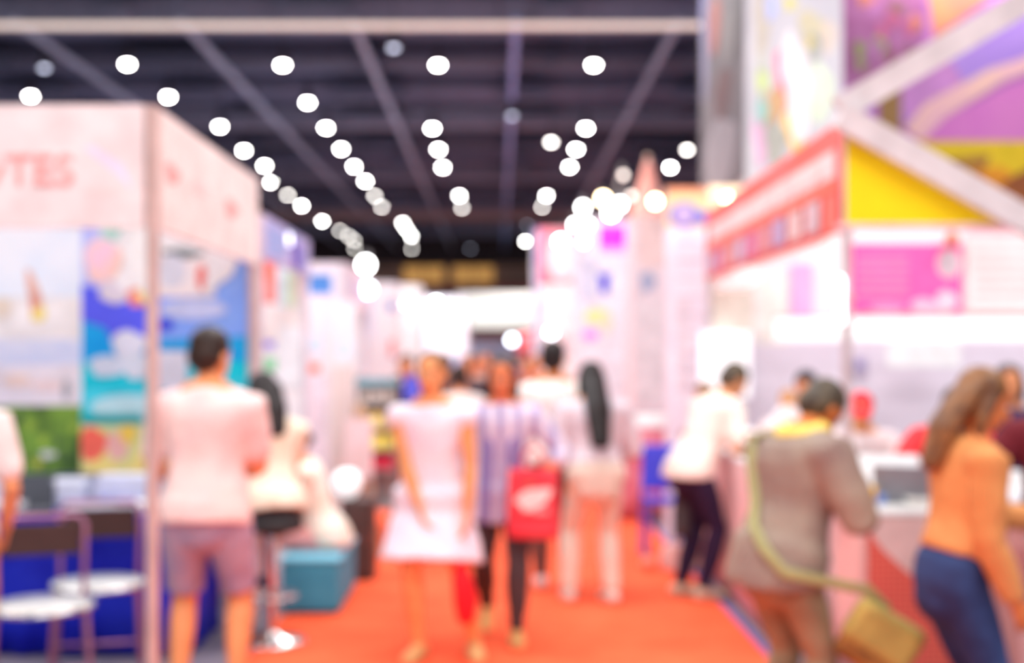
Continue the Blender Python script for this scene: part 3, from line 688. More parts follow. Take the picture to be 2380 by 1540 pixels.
# ------------------------------------------------------------------ far end: lit white signboard, blue stall
fs = MB().box((X(1060, 56), 56, Z(762, 56)), (X(1262, 56), 56.3, Z(680, 56))).build('glow_sign', mat((250, 247, 240), (250, 247, 240), emit=.35)); tag(fs, 'long cream sign given a glow across the far end of the aisle', 'sign')  # lit signboard; emission added in place of the light falling on it
for x in (1065, 1256): relbuild(MB().box((X(x, 56)-.1, 56.1, 0), (X(x, 56)+.1, 56.3, Z(762, 56))), 'post', mat((176, 100, 92)), fs).matrix_parent_inverse = Matrix()
fb_ = MB().box((X(1078, 48), 48, 0), (X(1245, 48), 49, Z(792, 48))).build('stall', mat((176, 190, 224), (196, 196, 224), scale=1)); tag(fb_, 'pale blue stall front far down the aisle', 'stall')
rb = MB().ell((X(1222, 30), 30, Z(800, 30)), (.22, .22, .30)).build('balloon', mat((255, 130, 140)), None, True); tag(rb, 'soft red balloon low beside the red tower', 'balloon')
MB().tube([(X(1222, 30), 30, Z(800, 30)-.28), (X(1222, 30), 30.02, .0)], .006, 6).build('stick', WHITE, rb)

# ------------------------------------------------------------------ right side: towers, boards, tent
def pt_T1(b):
    b.r(1252, 530, 1345, 662, mat((250, 150, 165))); b.o(1305, 600, 36, 50, mat((252, 226, 232))); b.r(1252, 530, 1262, 662, mat((236, 110, 140)))
    b.r(1252, 662, 1345, 900, mat((248, 246, 244))); b.r(1243, 530, 1252, 900, mat((110, 100, 190), (190, 190, 226), scale=2)); b.r(1300, 770, 1345, 830, mat((240, 222, 226)))
board_tower(22, 1243, 530, 1348, mat((246, 240, 242)), 'tall tower with pinkish red top and white base at the right aisle side', 1.5, pt_T1, 'booth tower')
def pt_T2(b):
    b.r(1392, 524, 1457, 574, mat((255, 50, 240))); b.r(1392, 505, 1457, 524, mat((250, 220, 246))); b.r(1392, 574, 1457, 590, mat((252, 180, 236)))
    b.p([(1388,636),(1422,636),(1416,650),(1414,682),(1396,682),(1394,650)], mat((44, 44, 222))); b.r(1345, 600, 1388, 700, mat((214, 216, 236)))
    b.o(1390, 735, 32, 18, mat((254, 240, 160))); b.o(1372, 778, 20, 12, mat((255, 150, 244))); b.o(1410, 750, 14, 24, mat((248, 226, 200))); b.r(1425, 600, 1470, 900, mat((236, 236, 246)))
board_tower(17, 1342, 508, 1478, mat((238, 234, 244)), 'pale tower with magenta square and blue square', 1.2, pt_T2, 'booth tower')
def pt_T3(b): b.r(1482, 500, 1550, 620, mat((250, 226, 224))); b.o(1505, 655, 18, 24, mat((178, 192, 224)), wob=.1); b.r(1478, 700, 1560, 930, mat((244, 238, 244)))
board_tower(14, 1474, 502, 1562, mat((242, 232, 240)), 'pale pink tall board under the peach peaked tent', 1.0, pt_T3, 'booth tower')
tn = MB(); xc, yc = X(1518, 14), 14.5; z0, z1 = Z(500, 14), Z(352, 14)
tn.lathe((xc, yc, z0), [(.22, 0), (.21, .1), (.14, .3), (.09, .45), (.06, .58), (.02, z1-z0)], seg=8); to = tn.build('peaked_tent', mat((255, 168, 152), (250, 186, 170), scale=4)); tag(to, 'peach peaked tent top above the pale pink board', 'tent')
MB().ell((xc, yc, z1+.01), (.03, .03, .03)).build('finial', mat((240, 210, 190)), to, True)
def pt_T4(b):
    b.r(1548, 436, 1645, 452, mat((252, 170, 130))); b.r(1548, 452, 1645, 530, mat((212, 206, 160), (236, 206, 150), scale=5)); b.o(1590, 500, 36, 30, mat((150, 134, 206))); b.o(1590, 498, 16, 14, mat((212, 192, 220))); b.r(1620, 490, 1645, 520, mat((130, 130, 220)))
    for k in range(9): b.r(1570, 560+k*42, 1632, 566+k*42, mat((228, 214, 228)))
    for k in range(6): b.r(1574, 700+k*34, 1600, 722+k*34, mat((232, 218, 226)))
board_tower(11.2, 1548, 436, 1646, mat((240, 228, 238), (234, 222, 236)), 'tall lavender text board with round purple emblem at its top', .12, pt_T4, 'booth panel')
gb = MB().box((X(1650, 11.3), 11.3, Z(500, 11.3)), (X(1745, 11.3), 11.36, Z(432, 11.3))).build('glow_sign', mat((255, 226, 190), (255, 214, 176), emit=.6)); tag(gb, 'warm glowing sign beyond the red fascia', 'sign')
for px in (1662, 1735): MB().box((X(px, 11.33)-.015, 11.32, 0), (X(px, 11.33)+.015, 11.35, Z(500, 11.3))).build('post', ALU, gb)
# big box tower with printed sides
xt0, xt1, yt0, yt1 = X(1745, 11.3), X(1975, 11.3), 11.3+.25, 14.0
tw = empty('banner_tower', ((xt0+xt1)/2, (yt0+yt1)/2, 0)); tag(tw, 'huge printed box tower rising behind the red fascia to the roof', 'tower')
relbuild(MB().box((xt0, yt0, 0), (xt1, yt1, 6.3)), 'core', mat((206, 200, 204)), tw)
fb2 = Board((xt0, yt0-.02, 2.4), (1,0,0), (0,-1,0), xt1-xt0, 3.9, .02, mat((198, 194, 198), (188, 184, 190), scale=2))
kx = 11.55/F
def tp(px, py): return (X(px, 11.55)-xt0, Z(py, 11.55)-2.4)
for px, py, rx, ry, c, rot in ((1770,60,18,90,(196,186,172),0),(1772,200,18,80,(190,190,180),0),(1765,330,16,60,(214,170,196),.1),(1812,150,14,34,(232,140,168),0),(1822,215,13,40,(232,120,150),.2),(1800,250,22,50,(200,160,120),-.2),
    (1845,310,22,50,(252,200,110),.3),(1770,190,12,26,(200,216,140),0),(1883,70,26,50,(206,196,166),.2),(1892,110,16,34,(170,170,160),0),(1880,100,9,14,(222,200,120),0),(1925,85,16,40,(214,196,182),0),(1905,215,26,70,(214,226,200),0),(1790,20,14,30,(180,186,226),0),(1835,10,14,16,(224,214,130),0),(1800,330,26,50,(168,166,156),0),(1850,200,30,130,(234,226,226),.1),(1770,260,14,30,(150,190,180),0)):
    a, b_ = tp(px, py); fb2.oval(a, b_, rx*kx, ry*kx, mat(c), wob=.12, rot=rot)
relbuild(fb2.mb, 'front_print', None, tw)
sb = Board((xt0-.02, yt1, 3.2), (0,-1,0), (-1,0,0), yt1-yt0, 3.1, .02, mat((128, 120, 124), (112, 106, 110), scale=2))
for a, b_, ra, rb_, c in ((.25,2.6,.2,.9,(130,130,190)),(.3,1.6,.16,.5,(150,146,180)),(1.5,2.7,.55,.35,(186,116,90)),(.95,1.75,.3,.3,(196,120,112)),(1.7,1.45,.4,.25,(150,144,144)),(1.4,.95,.5,.25,(122,96,98)),(1.2,.35,.9,.4,(164,156,162)),(2.2,2.0,.2,.9,(100,94,98))):
    sb.oval(a, b_, ra, rb_, mat(c), wob=.1)
relbuild(sb.mb, 'side_print', None, tw)
# mural on the far right
dm = 14.6; mu = PxBoard(dm, 1900, -60, 2520, 545, mat((206, 130, 204), (190, 120, 206), scale=1.2), .1)
mu.r(1900, -60, 2150, 200, mat((176, 110, 160), (160, 90, 140), scale=5))
for q in range(16): mu.o(1990+rnd.uniform(0, 140), rnd.uniform(-10, 190), rnd.uniform(8, 22), rnd.uniform(10, 26), mat(rnd.choice([(214,110,150),(216,130,110),(160,160,110),(190,120,180),(150,100,110),(200,100,140)])), wob=.2)
mu.p([(2150,-60),(2350,-60),(2280,10),(2170,90)], mat((224, 140, 116), (232, 160, 110), scale=2)); mu.r(2042, 180, 2094, 310, mat((168, 128, 78), (150, 112, 66), scale=5))
mu.p([(2094,150),(2400,-40),(2520,-60),(2520,120),(2300,190),(2094,290)], mat((160, 124, 214), (176, 140, 216), scale=1.5)); mu.p([(2094,180),(2200,130),(2240,190),(2100,285)], mat((206, 140, 206)))
mu.p([(2100,300),(2150,240),(2300,160),(2520,90),(2520,120),(2330,190),(2200,270),(2140,330)], mat((238, 184, 196), (244, 200, 180), scale=1.5))
mu.p([(2140,330),(2200,275),(2340,200),(2520,140),(2520,330)], mat((220, 130, 200), (206, 110, 196), scale=1.2))
mu.r(1900, 328, 2520, 545, mat((236, 200, 40), (222, 190, 30), scale=4)); mu.p([(2200,372),(2300,360),(2290,390),(2215,392)], mat((176, 120, 60)))
mu.p([(2230,400),(2320,385),(2380,420),(2520,360),(2520,545),(2350,500)], mat((240, 160, 40), (180, 90, 40), scale=4)); mu.p([(2320,430),(2380,395),(2520,380),(2520,480),(2380,470)], mat((160, 90, 50)))
mo_ = mu.mb.build('mural'); tag(mo_, 'large purple and orange mural panel with yellow base, upper right', 'mural')
for px in (2000, 2480): relbuild(MB().box((X(px, dm)-.05, dm+.02, 0), (X(px, dm)+.05, dm+.1, Z(540, dm))), 'support', ALU, mo_).matrix_parent_inverse = Matrix()

# ------------------------------------------------------------------ the near right stand
XE, DE0, DE1 = 1.767, 6.67, 11.04
eb = empty('booth', (XE, DE0, 0)); tag(eb, 'near right stand with red fascia, yellow gable and pale posts', 'booth')
pcol = mat((214, 200, 204), rough=.35, metal=.2)
for x, y, zt in ((XE+.03, DE0, 2.86), (XE+.03, DE1, 2.78), (4.6, DE0, 2.4), (X(2762, DE0), DE0, 3.9)): relbuild(MB().tube([(x, y, 0), (x, y, zt)], .026, 8, round_ends=False), 'post', pcol, eb)
fe = Board((XE, DE1, 2.255), (0,-1,0), (-1,0,0), DE1-DE0, .56, .05, mat((250, 110, 100), (246, 130, 130), scale=1))
Lf = DE1-DE0
fe.rect(0, .40, Lf-.12, .44, mat((250, 140, 130))); fe.rect(.2, .285, Lf-.12, .43, mat((244, 222, 222), (240, 206, 206), scale=3)); 
for k in range(9): fe.oval(.5+k*.42, .36, .10, .05, mat((250, 232, 228)), wob=.15)
fe.rect(.1, .215, Lf-.05, .265, mat((252, 132, 110)))
for k, c in enumerate(((220,196,220),(236,160,196),(244,176,176),(226,200,226),(236,150,190),(240,170,180),(206,184,222),(236,206,206),(228,200,208))):
    fe.rect(.12+k*.44, .03, .12+k*.44+.34, .2, mat(c, tuple(max(0, q-22) for q in c), scale=9))
fe.rect(Lf-.3, .0, Lf, .2, mat((255, 124, 112)))
relbuild(fe.mb, 'fascia', None, eb)
def beam_between(a, b, wd, th, name, m, parent):
    a, b = Vector(a), Vector(b); d = (b-a); u = d.normalized(); v = Vector((u.z, 0, -u.x))*wd/2; n_ = Vector((0, th, 0))
    mb = MB(); q = [a-v, b-v, b+v, a+v]; mb.add([p-n_*.5 for p in q]+[p+n_*.5 for p in q], [(0,1,2,3),(7,6,5,4),(0,4,5,1),(1,5,6,2),(2,6,7,3),(3,7,4,0)])
    return relbuild(mb, name, m, parent)
GW = mat((226, 216, 218))
beam_between(P(1950, 255, DE0-.05), P(2760, -215, DE0-.05), .135, .06, 'gable_beam', GW, eb)
beam_between(P(1950, 268, DE0-.115), P(2440, 543, DE0-.115), .135, .06, 'gable_beam', GW, eb)
yb = MB(); d_ = DE0-.02
q = [P(1966, 300, d_), P(1966, 521, d_), P(2345, 521, d_)]; k_ = len(q)
yb.add([p+Vector((0, -.01, 0)) for p in q]+[p+Vector((0, .02, 0)) for p in q], [(0,1,2),(5,4,3),(0,3,4,1),(1,4,5,2),(2,5,3,0)])
relbuild(yb, 'yellow_gable_panel', mat((255, 226, 0), (255, 222, 0)), eb)
relbuild(MB().box((XE-.02, DE0-.04, Z(533, DE0)), (4.6, DE0+.02, Z(521, DE0))), 'rail', mat((246, 206, 210)), eb)
# back wall of the stand and its prints
bwd = DE1
bwp = PxBoard(bwd, 1652, 530, 2700, 2000, mat((248, 232, 232), (244, 226, 230), scale=1), .06, floor=True)
bwp.r(1652, 780, 2700, 1100, mat((236, 226, 238), (232, 220, 232), scale=2)); bwp.r(1652, 620, 1752, 800, mat((248, 236, 222))); bwp.r(1760, 640, 1830, 800, mat((248, 238, 230)))
o = bwp.mb.build('partition_screen'); tag(o, 'pink and lavender back wall inside the near right stand', 'partition wall')
mg = PxBoard(bwd-.03, 1980, 566, 2236, 726, mat((255, 92, 166), (255, 100, 172)), .012)
for k in range(5): mg.r(1992, 596+k*20, 2110, 606+k*20, mat((255, 140, 186)))
mg.o(2205, 612, 28, 34, mat((226, 196, 206))); mg.o(2204, 612, 12, 16, mat((190, 176, 180))); mg.o(2150, 716, 34, 24, mat((252, 190, 214)), wob=.1); mg.o(2200, 700, 24, 26, mat((248, 204, 218)), wob=.1); mg.o(2060, 716, 40, 12, mat((255, 160, 206)), wob=.1)
o = mg.mb.build('poster'); tag(o, 'magenta poster with a pale flower and text lines in the right stand', 'poster')
pk = PxBoard(bwd-.03, 1838, 612, 1888, 742, mat((254, 184, 224), (252, 170, 216), scale=3), .012); o = pk.mb.build('poster'); tag(o, 'narrow light pink poster left of the post', 'poster')
lk = PxBoard(bwd-.03, 2246, 536, 2560, 726, mat((248, 220, 218), (244, 212, 210), scale=3), .012); lk.r(2246, 536, 2560, 544, mat((244, 170, 186)))
for k in range(6): lk.r(2265, 560+k*24, 2420, 566+k*24, mat((242, 206, 206)))
o = lk.mb.build('poster'); tag(o, 'faint pink text poster right of the magenta one', 'poster')
og = MB().ell(P(2213, 555, bwd-.12), (.05, .05, .07)).build('wall_lamp', mat((226, 120, 80)), None, True); tag(og, 'small orange wall ornament above the magenta poster', 'ornament')
MB().tube([P(2213, 555, bwd-.12), P(2213, 545, bwd-.02)], .01, 6).build('bracket', ALU, og)
EMW = mat((255, 254, 252), (255, 254, 252), emit=.42)
def lightbar(a, b, r, label, m=EMW, cat='light'):
    o = MB().box(a, b).build('light_bar', m, bevel=.01); tag(o, label, cat, None)
    x0_, y0_, z0_ = a; x1_, y1_, z1_ = b
    MB().box((x0_, y0_ if y1_-y0_ < .3 else y0_, z1_), (x1_, y1_, z1_+.015)).build('housing', ALU, o)
    return o
def hung(o, x, y, z): MB().tube([(x, y, z), (x, y, 2.7)], .006, 6).build('hanger', ALU, o)
o = lightbar((X(1800, 10.6), 10.55, Z(792, 10.6)), (X(2640, 10.6), 10.62, Z(738, 10.6)), 0, 'long white light strip across the wall below the posters')
for px in (1830, 2300): MB().tube([(X(px, 10.6), 10.6, Z(738, 10.6)), (X(px, 10.6), 11.0, Z(738, 10.6)+.02)], .008, 6).build('bracket', ALU, o)
o = lightbar((1.86, 7.5, Z(590, 8.3)), (1.94, 9.4, Z(590, 8.3)+.08), 0, 'white tube light under the red fascia near the post'); hung(o, 1.9, 7.7, Z(590, 8.3)); hung(o, 1.9, 9.2, Z(590, 8.3))
o = lightbar((X(1672, 10.7), 10.2, Z(672, 10.7)), (X(1740, 10.7), 10.9, Z(628, 10.7)), 0, 'white box light at the far end under the red fascia'); hung(o, X(1690, 10.7), 10.5, Z(640, 10.7))
o = MB().tube([P(1953, 650, DE0-.09), P(1953, 745, DE0-.09)], .02, 12).build('tube_light', mat((255,255,255),(255,255,255),emit=4), None, True); tag(o, 'short upright tube light fixed on the pale post', 'light')
MB().box((X(1953, DE0)-.01, DE0-.09, Z(700, DE0)), (X(1953, DE0)+.05, DE0-.02, Z(690, DE0))).build('clip', ALU, o)
o = PxBoard(10.9, 1628, 770, 1745, 925, mat((252, 253, 255), (252, 253, 255), emit=.55), .05).mb.build('glow_board'); tag(o, 'white board given a glow behind the bending man', 'screen')  # plain white board, its brightness put in as emission
MB().box((X(1680, 10.92), 10.9, 0), (X(1690, 10.92), 10.94, Z(925, 10.92))).build('stand', ALU, o); MB().box((X(1655, 10.92), 10.75, 0), (X(1715, 10.92), 11.0, .02)).build('base', ALU, o)
o = PxBoard(10.5, 2062, 792, 2232, 852, WHITE, .02).mb.build('sign_board'); tag(o, 'blank white rectangular board hanging below the light strip', 'sign')
for px in (2080, 2215): MB().tube([P(px, 795, 10.51), P(px, 785, 10.55)], .004, 6).build('hook', ALU, o)
o = PxBoard(bwd-.03, 1985, 830, 2015, 875, mat((196, 180, 206)), .012); o.o(1998, 845, 8, 10, mat((150, 150, 206))); o = o.mb.build('poster'); tag(o, 'small mauve notice on the back wall right of the post', 'poster')

# counters
CT = mat((250, 250, 252), rough=.3)
def counter(x0_, x1_, y0_, y1_, zt, label, clab, m):
    o = empty('counter', ((x0_+x1_)/2, (y0_+y1_)/2, 0)); tag(o, label, 'counter')
    relbuild(MB().box((x0_-.02, y0_-.02, zt-.0), (x1_+.02, y1_+.02, zt+.03)), 'countertop', CT, o, bevel=.008)
    for x in (x0_+.05, x1_-.05):
        for y in (y0_+.05, y1_-.05): relbuild(MB().box((x-.02, y-.02, 0), (x+.02, y+.02, zt)), 'leg', ALU, o)
    c = cloth(x0_, x1_, y0_, y1_, zt-.003, .015, .010, .9, 'table_skirt', m, clab, 'cloth'); return c
counter(1.72, 3.5, 6.12, 6.55, .84, 'white-topped front counter of the right stand', 'pinkish grey pleated skirt around the front counter', mat((226, 188, 184), (214, 172, 172), scale=3))
pd = Board((1.73, 6.06, .0), (1,0,0), (0,-1,0), 1.7, .84, .006, mat((226, 190, 186)))
pdp = [(X(px, 6.06)-1.73, Z(py, 6.06)) for px, py in ((1975,1228),(2050,1275),(2110,1330),(2180,1378),(2250,1470),(2310,1600),(1975,1600))]
pd.poly(pdp, mat((236, 122, 100), (206, 70, 66), pattern='dots', scale=38))
pd.poly([(X(px, 6.06)-1.73, Z(py, 6.06)) for px, py in ((2230,1190),(2700,1190),(2700,1600),(2290,1600))], mat((214, 150, 144), (206, 140, 136), scale=4))
o = pd.mb.build('cloth_drape'); tag(o, 'red diamond-patterned cloth hanging on the front of the counter', 'cloth')
counter(1.53, 1.90, 7.0, 10.2, .92, 'long white-topped side counter along the aisle on the right', 'pink and white pleated skirt of the long side counter', mat((232, 196, 198), (214, 150, 148), pattern='stripe', scale=2.2))
counter(X(1440, 12.5), X(1562, 12.5), 12.5, 13.0, .90, 'small white-topped counter beyond the bending man', 'pinkish red skirt around the small far counter', mat((236, 160, 176), (216, 110, 130), scale=5))
# things on and around the counters
def simple(name, mb, m, lab, cat, smooth=True, group=None, bevel=0): o = mb.build(name, m, None, smooth, bevel); tag(o, lab, cat, group); return o
zc = .871; z2 = .951
o = MB().box((-.22, 0, 0), (.22, .02, .27), None, Matrix.Rotation(-.5, 4, 'X')).build('display_board', mat((252, 252, 254))); o.location = (X(2030, 6.3), 6.28, zc); o.rotation_euler = (0,0,-.2); tag(o, 'white tilted display board on the front counter', 'display'); MB().box((-.02, .02, 0), (.02, .16, .02)).build('foot', ALU, o)
o = MB().box((-.13, -.1, 0), (.13, .1, .012)).build('laptop', mat((150, 152, 160))); o.location = (X(2100, 6.35), 6.33, zc); o.rotation_euler = (0,0,2.7); tag(o, 'grey open laptop on the front counter left of the orange sweater', 'laptop')
s_ = MB().box((-.13, 0, 0), (.13, .008, .2), mat((150, 152, 160)), Matrix.Rotation(-.35, 4, 'X')); s_.box((-.12, -.003, .012), (.12, .0, .19), mat((116, 118, 128)), Matrix.Rotation(-.35, 4, 'X')); s_ = s_.build('screen', None, o); s_.location = (0, .09, .012)
for px, d, c, nm, lab, r, h_ in ((2020,6.2,(250,190,70),'cup','yellow cup on the front counter by the bowed man’s hand',.035,.10),(2048,6.2,(120,150,226),'cup','small blue cup right of the yellow cup',.022,.06),
        (1978,6.35,(110,200,130),'bottle','green bottle standing by the post on the front counter',.03,.2),(1945,6.4,(246,246,250),'cup','white cup with green band left of the post',.04,.12),(2135,6.2,(240,240,236),'bowl','shallow white bowl in front of the grey laptop',.07,.05),
        (2318,6.3,(255,60,76),'bottle','red bottle standing right of the orange sweater',.05,.26),(2352,6.25,(252,252,252),'jar','large white jar at the right edge of the counter',.06,.17),(2295,6.2,(246,240,244),'cup','pale cup beside the red bottle',.03,.13),(2345,6.16,(240,242,252),'bowl','white bowl below the large white jar',.06,.06)):
    prof = {'cup': [(r*.75,0),(r,h_),(r*.92,h_),(r*.7,.01)], 'bowl': [(r*.5,0),(r*.85,h_*.5),(r,h_),(r*.93,h_),(r*.5,.01)], 'bottle': [(r,0),(r,h_*.6),(r*.8,h_*.72),(r*.4,h_*.8),(r*.38,h_),(.001,h_)], 'jar': [(r,0),(r*1.05,h_*.3),(r,h_*.85),(r*.8,h_*.9),(r*.8,h_),(.001,h_)]}[nm]
    simple(nm, MB().lathe((X(px, d), d, zc), prof, seg=16), mat(c), lab, nm)
simple('brochure', MB().box((X(2010,6.2), 6.13, zc), (X(2150,6.2), 6.22, zc+.012)), mat((250, 250, 244)), 'white brochure at the front edge of the counter below the laptop', 'brochure', False)
for k, (x, y, h_, lab) in enumerate(((1.72, 7.3, .12, 'white paper bag pile, nearest on the side counter'), (1.70, 7.75, .16, 'white box behind the nearest pile on the side counter'), (1.72, 8.25, .09, 'white tray on the side counter beside the bending man'), (1.70, 9.2, .12, 'white box far along the side counter'))):
    simple('box', MB().box((x-.13, y-.16, z2), (x+.13, y+.16, z2+h_)), mat((254, 254, 254)), lab, 'box', False, 'white boxes on the side counter', .01)
simple('box', MB().box((X(1455,12.6), 12.6, .931), (X(1555,12.6), 12.85, 1.01)), mat((252, 250, 248)), 'white tray on the small far counter', 'tray', False, None, .01)
# floor things on the right
bn = empty('plastic_chair', (X(1541, 10.2), 10.2, 0)); tag(bn, 'blue plastic chair beside the side counter behind the bending man', 'chair'); BL = mat((70, 76, 214))
relbuild(MB().box((bn.location.x-.15, 10.05, .44), (bn.location.x+.15, 10.4, .47)), 'seat', BL, bn, bevel=.01); relbuild(MB().box((bn.location.x-.14, 10.38, .52), (bn.location.x+.14, 10.41, .88)), 'backrest', BL, bn, bevel=.02)
for sx in (-1, 1):
    for yy in (10.08, 10.39): relbuild(MB().tube([(bn.location.x+sx*.13, yy, .44 if yy < 10.2 else .86), (bn.location.x+sx*.15, yy, 0)], .014, 8, round_ends=False), 'leg', BL, bn)
def bag(loc, sx, sy, sz, m, label, rz=0, handle=True, hm=None, cat='bag', roundn=.35):
    o = empty('bag', loc, rz); tag(o, label, cat); b = MB()
    V, Fc = [], []; nl = 8
    for i in range(nl+1):
        t = i/nl; wv_ = 1-roundn*abs(t-.35)**2*2; 
        for k in range(20):
            a = 2*math.pi*k/20; ca, sa = math.cos(a), math.sin(a); e = .45
            V.append((sx/2*wv_*math.copysign(abs(ca)**e, ca), sy/2*(1-.55*t)*math.copysign(abs(sa)**e, sa)*(1+.08*math.sin(5*t+a*3)), sz*t))
    for i in range(nl):
        for k in range(20): a = i*20+k; c = i*20+(k+1) % 20; Fc.append((a, c, c+20, a+20))
    Fc += [tuple(reversed(range(20))), tuple(range(nl*20, nl*20+20))]
    b.add(V, Fc); b.build('bag_body', m, o, True)
    if handle:
        for s in (-1, 1): MB().tube([(-sx*.22, s*sy*.15, sz*.97), (-sx*.17, s*sy*.12, sz*1.22), (0, s*sy*.1, sz*1.34), (sx*.17, s*sy*.12, sz*1.22), (sx*.22, s*sy*.15, sz*.97)], .008, 8).build('handle', hm or m, o, True)
    return o
bag((X(1556, 10.2)-.0, 9.6, .006), .30, .2, .19, mat((240, 196, 190)), 'pale pink soft bag lying on the red carpet left of the navy trousers', .2)
o = simple('ball', MB().ell((X(1506, 9.6), 9.6, .056), (.05, .05, .05)), mat((255, 176, 150)), 'small peach ball on the carpet left of the pink bag', 'ball')

# ------------------------------------------------------------------ people near the camera
HD = mat((62, 44, 36), (36, 26, 22), rough=.4, scale=30); HB = mat((44, 36, 36), (26, 22, 22), rough=.4, scale=30); HBR = mat((140, 96, 58), (96, 62, 40), rough=.4, scale=14); HG = mat((96, 84, 66), (62, 52, 44), rough=.5, scale=14)
WC = lambda c, c2=None, **k: mat(c, c2, rough=.8, **k)
# person cut by the left edge
person('person cut by the left edge in a white top with long dark hair', X(-125, 5.35), 5.35, 15, 1.66, female=True, top='tee', topm=WC((250, 232, 228)), loose=.03, hem=.84, sleeve=.5, bottom='shorts', botm=WC((216, 140, 66), (190, 116, 54)),
       hair='verylong', hairm=HB, hands={-1: (-.2, .1, .85), 1: (.22, .12, .86)})
# man in pink T-shirt
r2, i2 = person('person from behind in a pale pink T-shirt and grey-blue shorts beside the white post', X(478, 5.86), 5.86, 0, 1.725, lean=3, headpitch=10, headyaw=-25, wide=1.0, skin=(240, 158, 104), top='tee',
       topm=WC((246, 218, 212), (240, 208, 206)), hem=.835, sleeve=.5, loose=.03, bottom='shorts', botm=WC((178, 160, 184), (158, 144, 176), scale=8), hair='short', hairm=HD, feet={-1: (-.13, .0, 0, 12), 1: (.13, .03, 0, -12)},
       hands={-1: (-.16, .30, 1.02), 1: (.10, .32, 1.05)}, elbow={-1: (-.5, -.3, -1), 1: (.45, -.3, -1)}, shoes=(90, 84, 90))
# woman on the bar stool
person('person with long dark hair and cream blouse perched on the bar stool', -1.27, 7.24, 30, 1.57, female=True, lean=10, headpitch=18, headyaw=10, skin=(236, 150, 100), pelvis=.765, top='tee', topm=WC((250, 238, 216), (242, 226, 200)), hem=.72, sleeve=1, loose=.02,
       bottom='shorts', botm=WC((52, 42, 44)), hair='long', hairm=HB, feet={-1: (-.08, .33, .22, 0), 1: (.08, .28, .24, 0)}, hands={-1: (-.06, .38, .88), 1: (.08, .36, .86)}, shoes=(90, 70, 72))
# person on the teal seat
r4, i4 = person('seated person in a white top and pink trousers leaning forward on the teal seat', X(756, 8.35), 8.35, 96, 1.58, female=True, lean=17, headpitch=10, skin=(236, 150, 96), pelvis=.44, top='tee', topm=WC((250, 246, 232), (240, 232, 212)), hem=.385, sleeve=.7, loose=.03,
       bottom='trousers', botm=WC((240, 178, 172), (232, 160, 156)), hair='tied', hairm=HB, feet={-1: (-.10, .44, 0), 1: (.10, .40, 0)}, hands={-1: (-.06, .38, .68), 1: (.08, .37, .66)}, shoes=(210, 180, 176))
pp = world_pt(r4, (0, .47, .655)); o = MB().box((-.10, -.14, 0), (.10, .14, .008), None, Matrix.Rotation(.35, 4, 'Y')).build('magazine', PAPER); o.location = pp; o.rotation_euler = (0, 0, .1); tag(o, 'open pale magazine held by the person on the teal seat', 'magazine')
# woman in the white dress
D5 = 6.91
r5, i5 = person('person walking towards us in a white sleeveless dress', X(1006, D5), D5, 172, 1.615, female=True, lean=2, headpitch=0, headyaw=-6, skin=(242, 166, 108), top='dress', topm=WC((240, 230, 244), (246, 238, 248), scale=10), hem=.50, sleeve=.15, loose=.02,
       hair='tied', hairm=HBR, feet={1: (.055, .10, 0, 8), -1: (-.23, .02, 0, -14)}, hands={1: (.02, .20, .74), -1: (-.22, .16, .70)}, elbow={1: (1, -.4, -.2), -1: (-.6, -1, 0)}, shoes=(226, 176, 116))
bp = P(1075, 1300, D5-.2)
hw5 = world_pt(r5, i5['arm'][-1][0][-1])
o = empty('drawstring_bag', (hw5.x-.01, hw5.y-.03, .22)); tag(o, 'slim red drawstring bag with white top carried by the person in white', 'bag')
MB().tube([(0,0,.02), (-.0,0,.10), (-.02,0,.22), (-.03,0,.30)], [(.055,.04), (.075,.05), (.06,.04), (.03,.025)], 16).build('bag_body', mat((240, 30, 44), (226, 24, 40), scale=8), o, True)
MB().tube([(-.03,0,.30), (-.04,0,.37)], [(.03,.02), (.05,.03)], 14).build('bag_top', mat((246, 220, 224)), o, True)
MB().tube([(-.04,0,.37), (-.01,0,.42), (.0,.02,.47)], .005, 6).build('cord', mat((240, 200, 200)), o)
# woman in patterned blouse with the red bag
D6 = 7.35
r6, i6 = person('person with short dark hair, lilac striped blouse and black leggings', X(1168, D6), D6, 176, 1.585, female=True, lean=4, headpitch=2, skin=(228, 130, 84), top='tee', topm=WC((232, 222, 238), (176, 164, 206), pattern='stripe', scale=3.2), hem=.66, sleeve=.7, loose=.028,
       bottom='trousers', botm=WC((76, 62, 66)), hair='bob', hairm=HD, feet={-1: (-.09, .17, 0, -6), 1: (.11, -.26, .07, 0, 35, (.1, 1, -.3))}, hands={1: (.27, .05, .80), -1: (-.24, .20, .93)}, elbow={-1: (-.8, -.6, -.2)}, shoes=(226, 176, 110))
sc5 = MB(); S6 = i6['S']
for s in (-1, 1): sc5.tube([S6(.29)+Vector((s*.05, -.02, .01)), S6(.27)+Vector((s*.06, .10, 0)), S6(.15)+Vector((s*.06, .135, 0)), S6(.0)+Vector((s*.075, .15, 0)), S6(-.10)+Vector((s*.08, .16, 0))], [(.018,.006)]*5, 8, flat=(1,0,0))
sc5.build('cardigan_edge', mat((126, 108, 190)), r6, True)
hw6 = world_pt(r6, i6['arm'][-1][0][-1])
o = bag((X(1237, D6-.1), hw6.y-.06, Z(1238, D6-.1)), .29, .12, .375, mat((236, 72, 84), (228, 56, 72), scale=4), 'red shopping tote with white logo patch carried in the middle of the aisle', -.15, True, mat((226, 60, 72)), roundn=.1)
lg = Board((-.10, -.068, .13), (1,0,0), (0,-1,0), .22, .16, .002, mat((236, 72, 84))); lg.oval(.11, .09, .10, .055, mat((252, 240, 238)), wob=.12, rot=.35); lg.oval(.15, .02, .05, .015, mat((250, 170, 176))); l_ = lg.mb.build('printed_logo', None, o)
